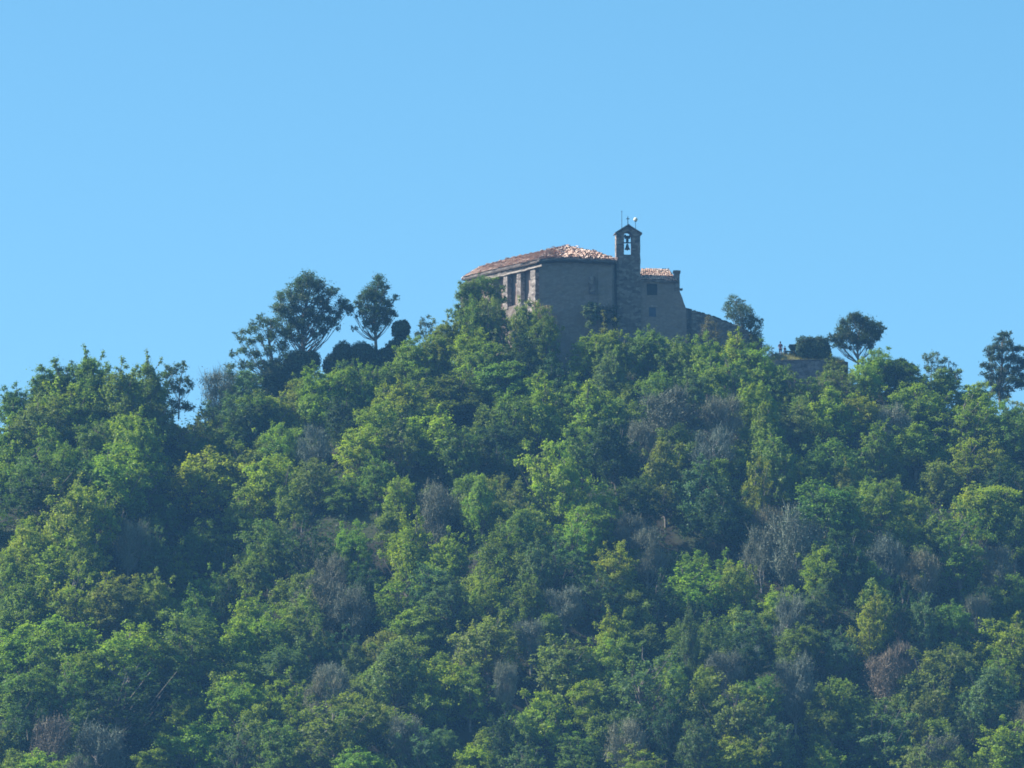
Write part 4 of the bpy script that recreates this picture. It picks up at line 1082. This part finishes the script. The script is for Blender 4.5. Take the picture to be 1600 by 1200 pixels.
clipped("clipped_yew", "dark domed yew at the foot of the tallest tree's trunk", -0.6, (465, 625), [(465, 567, 26, 22, 2.0), (489, 563, 13, 17, 2.0), (470, 592, 20, 22, 2.0)], 'D', 305)
clipped("clipped_yew", "wide dark yew below the airy leaning tree", -1.0, (435, 630), [(430, 585, 24, 24, 2.0), (450, 604, 19, 26, 2.0), (425, 612, 20, 22, 2.0)], 'D', 306)
clipped("clipped_hedge", "boxy almost black clipped hedge block on the terrace right of the people", 2.2, (1270, 566),
        [(1271, 546, 24.5, 17.5, 5.0), (1252, 548, 8, 13, 3.0), (1290, 555, 9, 11, 3.0)], 'D', 307, n=9000, box=1.3, cat="hedge")
clipped("clipped_yew", "round dark shrub low on the skyline between umbrella tree and feathery sapling", -1.0, (1405, 600), [(1406, 575, 18, 15, 2.0), (1422, 577, 11, 10, 2.0)], 'D', 308)

# ------------------------------------------------------------------ undergrowth: countless low leaves and brush on the slope
def undergrowth():
    rng = np.random.default_rng(5); n = 480000
    X = rng.uniform(-135, 125, n); zr, yr = ridge(X); Y = yr + 6 - rng.uniform(0, 1, n)**0.9*112
    m = np.sin(X*1.7+Y*0.9)+np.sin(Y*2.3-X*0.6)+rng.normal(size=n)*0.5
    Z = H(X, Y) + np.clip(m+0.3, 0, 2)*rng.uniform(0, 1, n)*1.1 + 0.05
    P = np.stack([X, Y, Z], 1)
    # nothing grows through the chapel or over the terrace
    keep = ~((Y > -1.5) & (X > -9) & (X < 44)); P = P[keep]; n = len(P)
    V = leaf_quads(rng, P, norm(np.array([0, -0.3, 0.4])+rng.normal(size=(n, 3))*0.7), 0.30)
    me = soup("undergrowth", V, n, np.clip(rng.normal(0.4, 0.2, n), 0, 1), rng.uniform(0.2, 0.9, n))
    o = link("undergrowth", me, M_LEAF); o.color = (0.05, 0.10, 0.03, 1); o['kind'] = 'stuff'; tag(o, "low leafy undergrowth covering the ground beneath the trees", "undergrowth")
    n = 5200; X = rng.uniform(19.5+11.6, 41.5, n)
    X = rng.uniform(W(1190, 560, 0).x, W(1320, 560, 0).x, n); Yy = rng.uniform(0.2, 4.0, n)
    px = 800+X/0.08; top = np.interp(px, [1185, 1200, 1212, 1225, 1245, 1300, 1325], [566, 560, 556.5, 553, 553.5, 559, 566])
    zt = W(1250, 563.5, -0.5).z-0.1
    s = np.clip((Yy+0.05)/3.27, 0, 1); s = s*s*(3-2*s)
    zf = np.array([W(a, b, 3.0).z for a, b in zip(px, top)])
    Z = zt+(zf-zt)*s
    base = np.stack([X, Yy, Z-0.05], 1); hgtv = rng.uniform(0.12, 0.42, (n, 1)); lean = rng.normal(size=(n, 3))*0.12
    up = np.array([0, 0, 1.0]); sd = norm(rng.normal(size=(n, 3))*np.array([1, 1, 0]))*0.02
    V = np.stack([base-sd, base+sd, base+up*hgtv+lean+sd*0.3, base+up*hgtv+lean-sd*0.3], 1).reshape(-1, 3)
    me = soup("grass", V, n, rng.uniform(0.2, 1, n), rng.uniform(0, 0.7, n))
    o = link("grass", me, M_LEAF); o.color = (0.20, 0.20, 0.09, 1); o['kind'] = 'stuff'; tag(o, "dry grass tufts on the terrace by the people", "grass")
undergrowth()

def small_trees():
    """the rest of the wood: low young trees packed between the single ones, one mass"""
    rng = np.random.default_rng(99); fr = random.Random(4); V = []; T = []; Hh = []; got = []; tries = 0
    big = [(p[0], p[1], p[2]) for p in placed]
    while len(got) < 190 and tries < 20000:
        tries += 1
        x = fr.uniform(-74, 74); yr = float(ridge(x)[1]); y = yr - fr.uniform(0, 100); r = fr.uniform(1.2, 2.1); ht = r*fr.uniform(2.0, 3.2)
        if any((x-a)**2+(y-b)**2 < (1.0+0.35*c)**2 for a, b, c in big) or any((x-a)**2+(y-b)**2 < 3.5 for a, b in got): continue
        z = hgt(x, y); px, pt = proj((x, y, z+ht))
        if px < -20 or px > 1620 or pt > 1215 or pt < skyline(px)+12: continue
        got.append((x, y)); n = 4200
        cl = norm(rng.normal(size=(26, 3))+np.array([0, 0, 0.3]))*rng.uniform(0.55, 1.05, (26, 1))*np.array([r, r, ht*0.5])
        k = rng.integers(0, 26, n); P = cl[k]+rng.normal(size=(n, 3))*0.27*np.array([1, 1, 0.9])
        Nn = norm(norm(cl[k])*0.5+np.array([-0.1, 0, 0.4])+rng.normal(size=(n, 3))*0.7)
        V.append(leaf_quads(rng, P+np.array([x, y, z+ht*0.5]), Nn, 0.235))
        T.append(np.clip(rng.normal(fr.gauss(0.45, 0.13), 0.15, n), 0, 1)); Hh.append(np.clip(rng.normal(fr.uniform(0.2, 0.8), 0.12, n), 0, 1))
    got = []; tries = 0
    while len(got) < 420 and tries < 20000:      # the wood goes on past both edges of the view
        tries += 1
        x = fr.choice((-1, 1))*fr.uniform(56, 128); yr = float(ridge(x)[1]); y = yr - fr.uniform(-4, 100); r = fr.uniform(2.2, 3.6); ht = r*fr.uniform(1.8, 2.4)
        z = hgt(x, y); px, pt = proj((x, y, z+ht))
        if -45 < px < 1645 or any((x-a)**2+(y-b)**2 < 12 for a, b in got): continue
        got.append((x, y)); n = 2600
        cl = norm(rng.normal(size=(34, 3))+np.array([0, 0, 0.3]))*rng.uniform(0.55, 1.05, (34, 1))*np.array([r, r, ht*0.5])
        k = rng.integers(0, 34, n); P = cl[k]+rng.normal(size=(n, 3))*0.4
        Nn = norm(norm(cl[k])*0.5+np.array([-0.1, 0, 0.4])+rng.normal(size=(n, 3))*0.7)
        V.append(leaf_quads(rng, P+np.array([x, y, z+ht*0.5]), Nn, 0.38))
        T.append(np.clip(rng.normal(fr.gauss(0.4, 0.13), 0.15, n), 0, 1)); Hh.append(np.clip(rng.normal(fr.uniform(0.2, 0.8), 0.12, n), 0, 1))
    me = soup("small_trees", np.concatenate(V), sum(len(t) for t in T), np.concatenate(T), np.concatenate(Hh))
    o = link("small_trees", me, M_LEAF); o.color = (0.15, 0.225, 0.042, 1); o['kind'] = 'stuff'
    tag(o, "young green growth packed between the larger trees of the slope", "young trees")
small_trees()

# ------------------------------------------------------------------ labels of the wooded slope, by colour and place
COLS = [(110, "at the far left"), (205, "under the left hilltop"), (300, "below the two-topped tree"), (400, "below the airy leaning tree"), (500, "below the tallest tree"), (590, "below the small upright tree"),
        (680, "below the egg-shaped yew"), (775, "below the ivy-covered tree"), (850, "below the chapel pillars"), (940, "below the blank chapel wall"), (1010, "below the bell tower"), (1080, "below the tiled annex"),
        (1165, "below the garden wall"), (1240, "below the two people"), (1305, "below the clipped hedge"), (1390, "below the umbrella tree"), (1460, "below the feathery sapling"), (1530, "left of right-edge tree"), (9999, "at the far right")]
ROWS = [(640, "just under the skyline"), (730, "high on the slope"), (830, "in the upper slope"), (940, "halfway up the slope"), (1060, "low on the slope"), (9999, "near the bottom edge")]
NUM = ["", "one", "two", "three", "four", "five", "six", "seven", "eight", "nine"]
ORD = ["first", "second", "third", "fourth", "fifth", "sixth", "seventh", "eighth"]
cells = {}
for p in placed:
    c = next(t for lim, t in COLS if p[5] < lim); r = next(t for lim, t in ROWS if p[6] < lim)
    cells.setdefault((c, r, p[4]), []).append(p)
for (c, r, k), lst in cells.items():
    lst.sort(key=lambda p: p[5])
    for i, p in enumerate(lst):
        root = p[3]
        if len(lst) == 1: lab = f"{WORD[k]} {'bare-branched' if k in 'TP' else 'leafy'} tree {r}, {c}"
        else:
            pos = 'leftmost' if i == 0 else ('rightmost' if i == len(lst)-1 else ORD[i]+' from left')
            lab = f"{pos} of {NUM[len(lst)]} {WORD[k]} trees {r}, {c}"
            if len(lab.split()) > 16: lab = lab.replace(" from left", "")
        root['label'] = lab; root['category'] = 'tree'
        root['group'] = 'bare twiggy trees on the wooded slope' if k in 'TP' else 'leafy trees on the wooded slope'
open('/tmp/trees.txt','w').write(str((nfeat, fill, sum(1 for p in placed if p[4] not in 'TP'))))
print("TREES", nfeat, fill, "broad", sum(1 for p in placed if p[4] not in 'TP'))

# ------------------------------------------------------------------ air: one closed box of thin blue haze round camera and scene
def build_haze():
    bm = bmesh.new(); add_box(bm, -1600, 1600, -1600, 1600, -1.2, 146)
    m = bpy.data.materials.new("haze_air"); m.use_nodes = True; ns = m.node_tree.nodes; ns.clear()
    v = ns.new("ShaderNodeVolumePrincipled"); v.inputs['Color'].default_value = (0.20, 0.54, 1.0, 1)
    v.inputs['Density'].default_value = HAZE; v.inputs['Anisotropy'].default_value = 0.0
    o = ns.new("ShaderNodeOutputMaterial"); m.node_tree.links.new(v.outputs[0], o.inputs['Volume'])
    h = obj("haze", bm, m); h['kind'] = 'stuff'; tag(h, "thin blue haze between the viewer and the hill", "haze")
HAZE = 0.00014
build_haze()
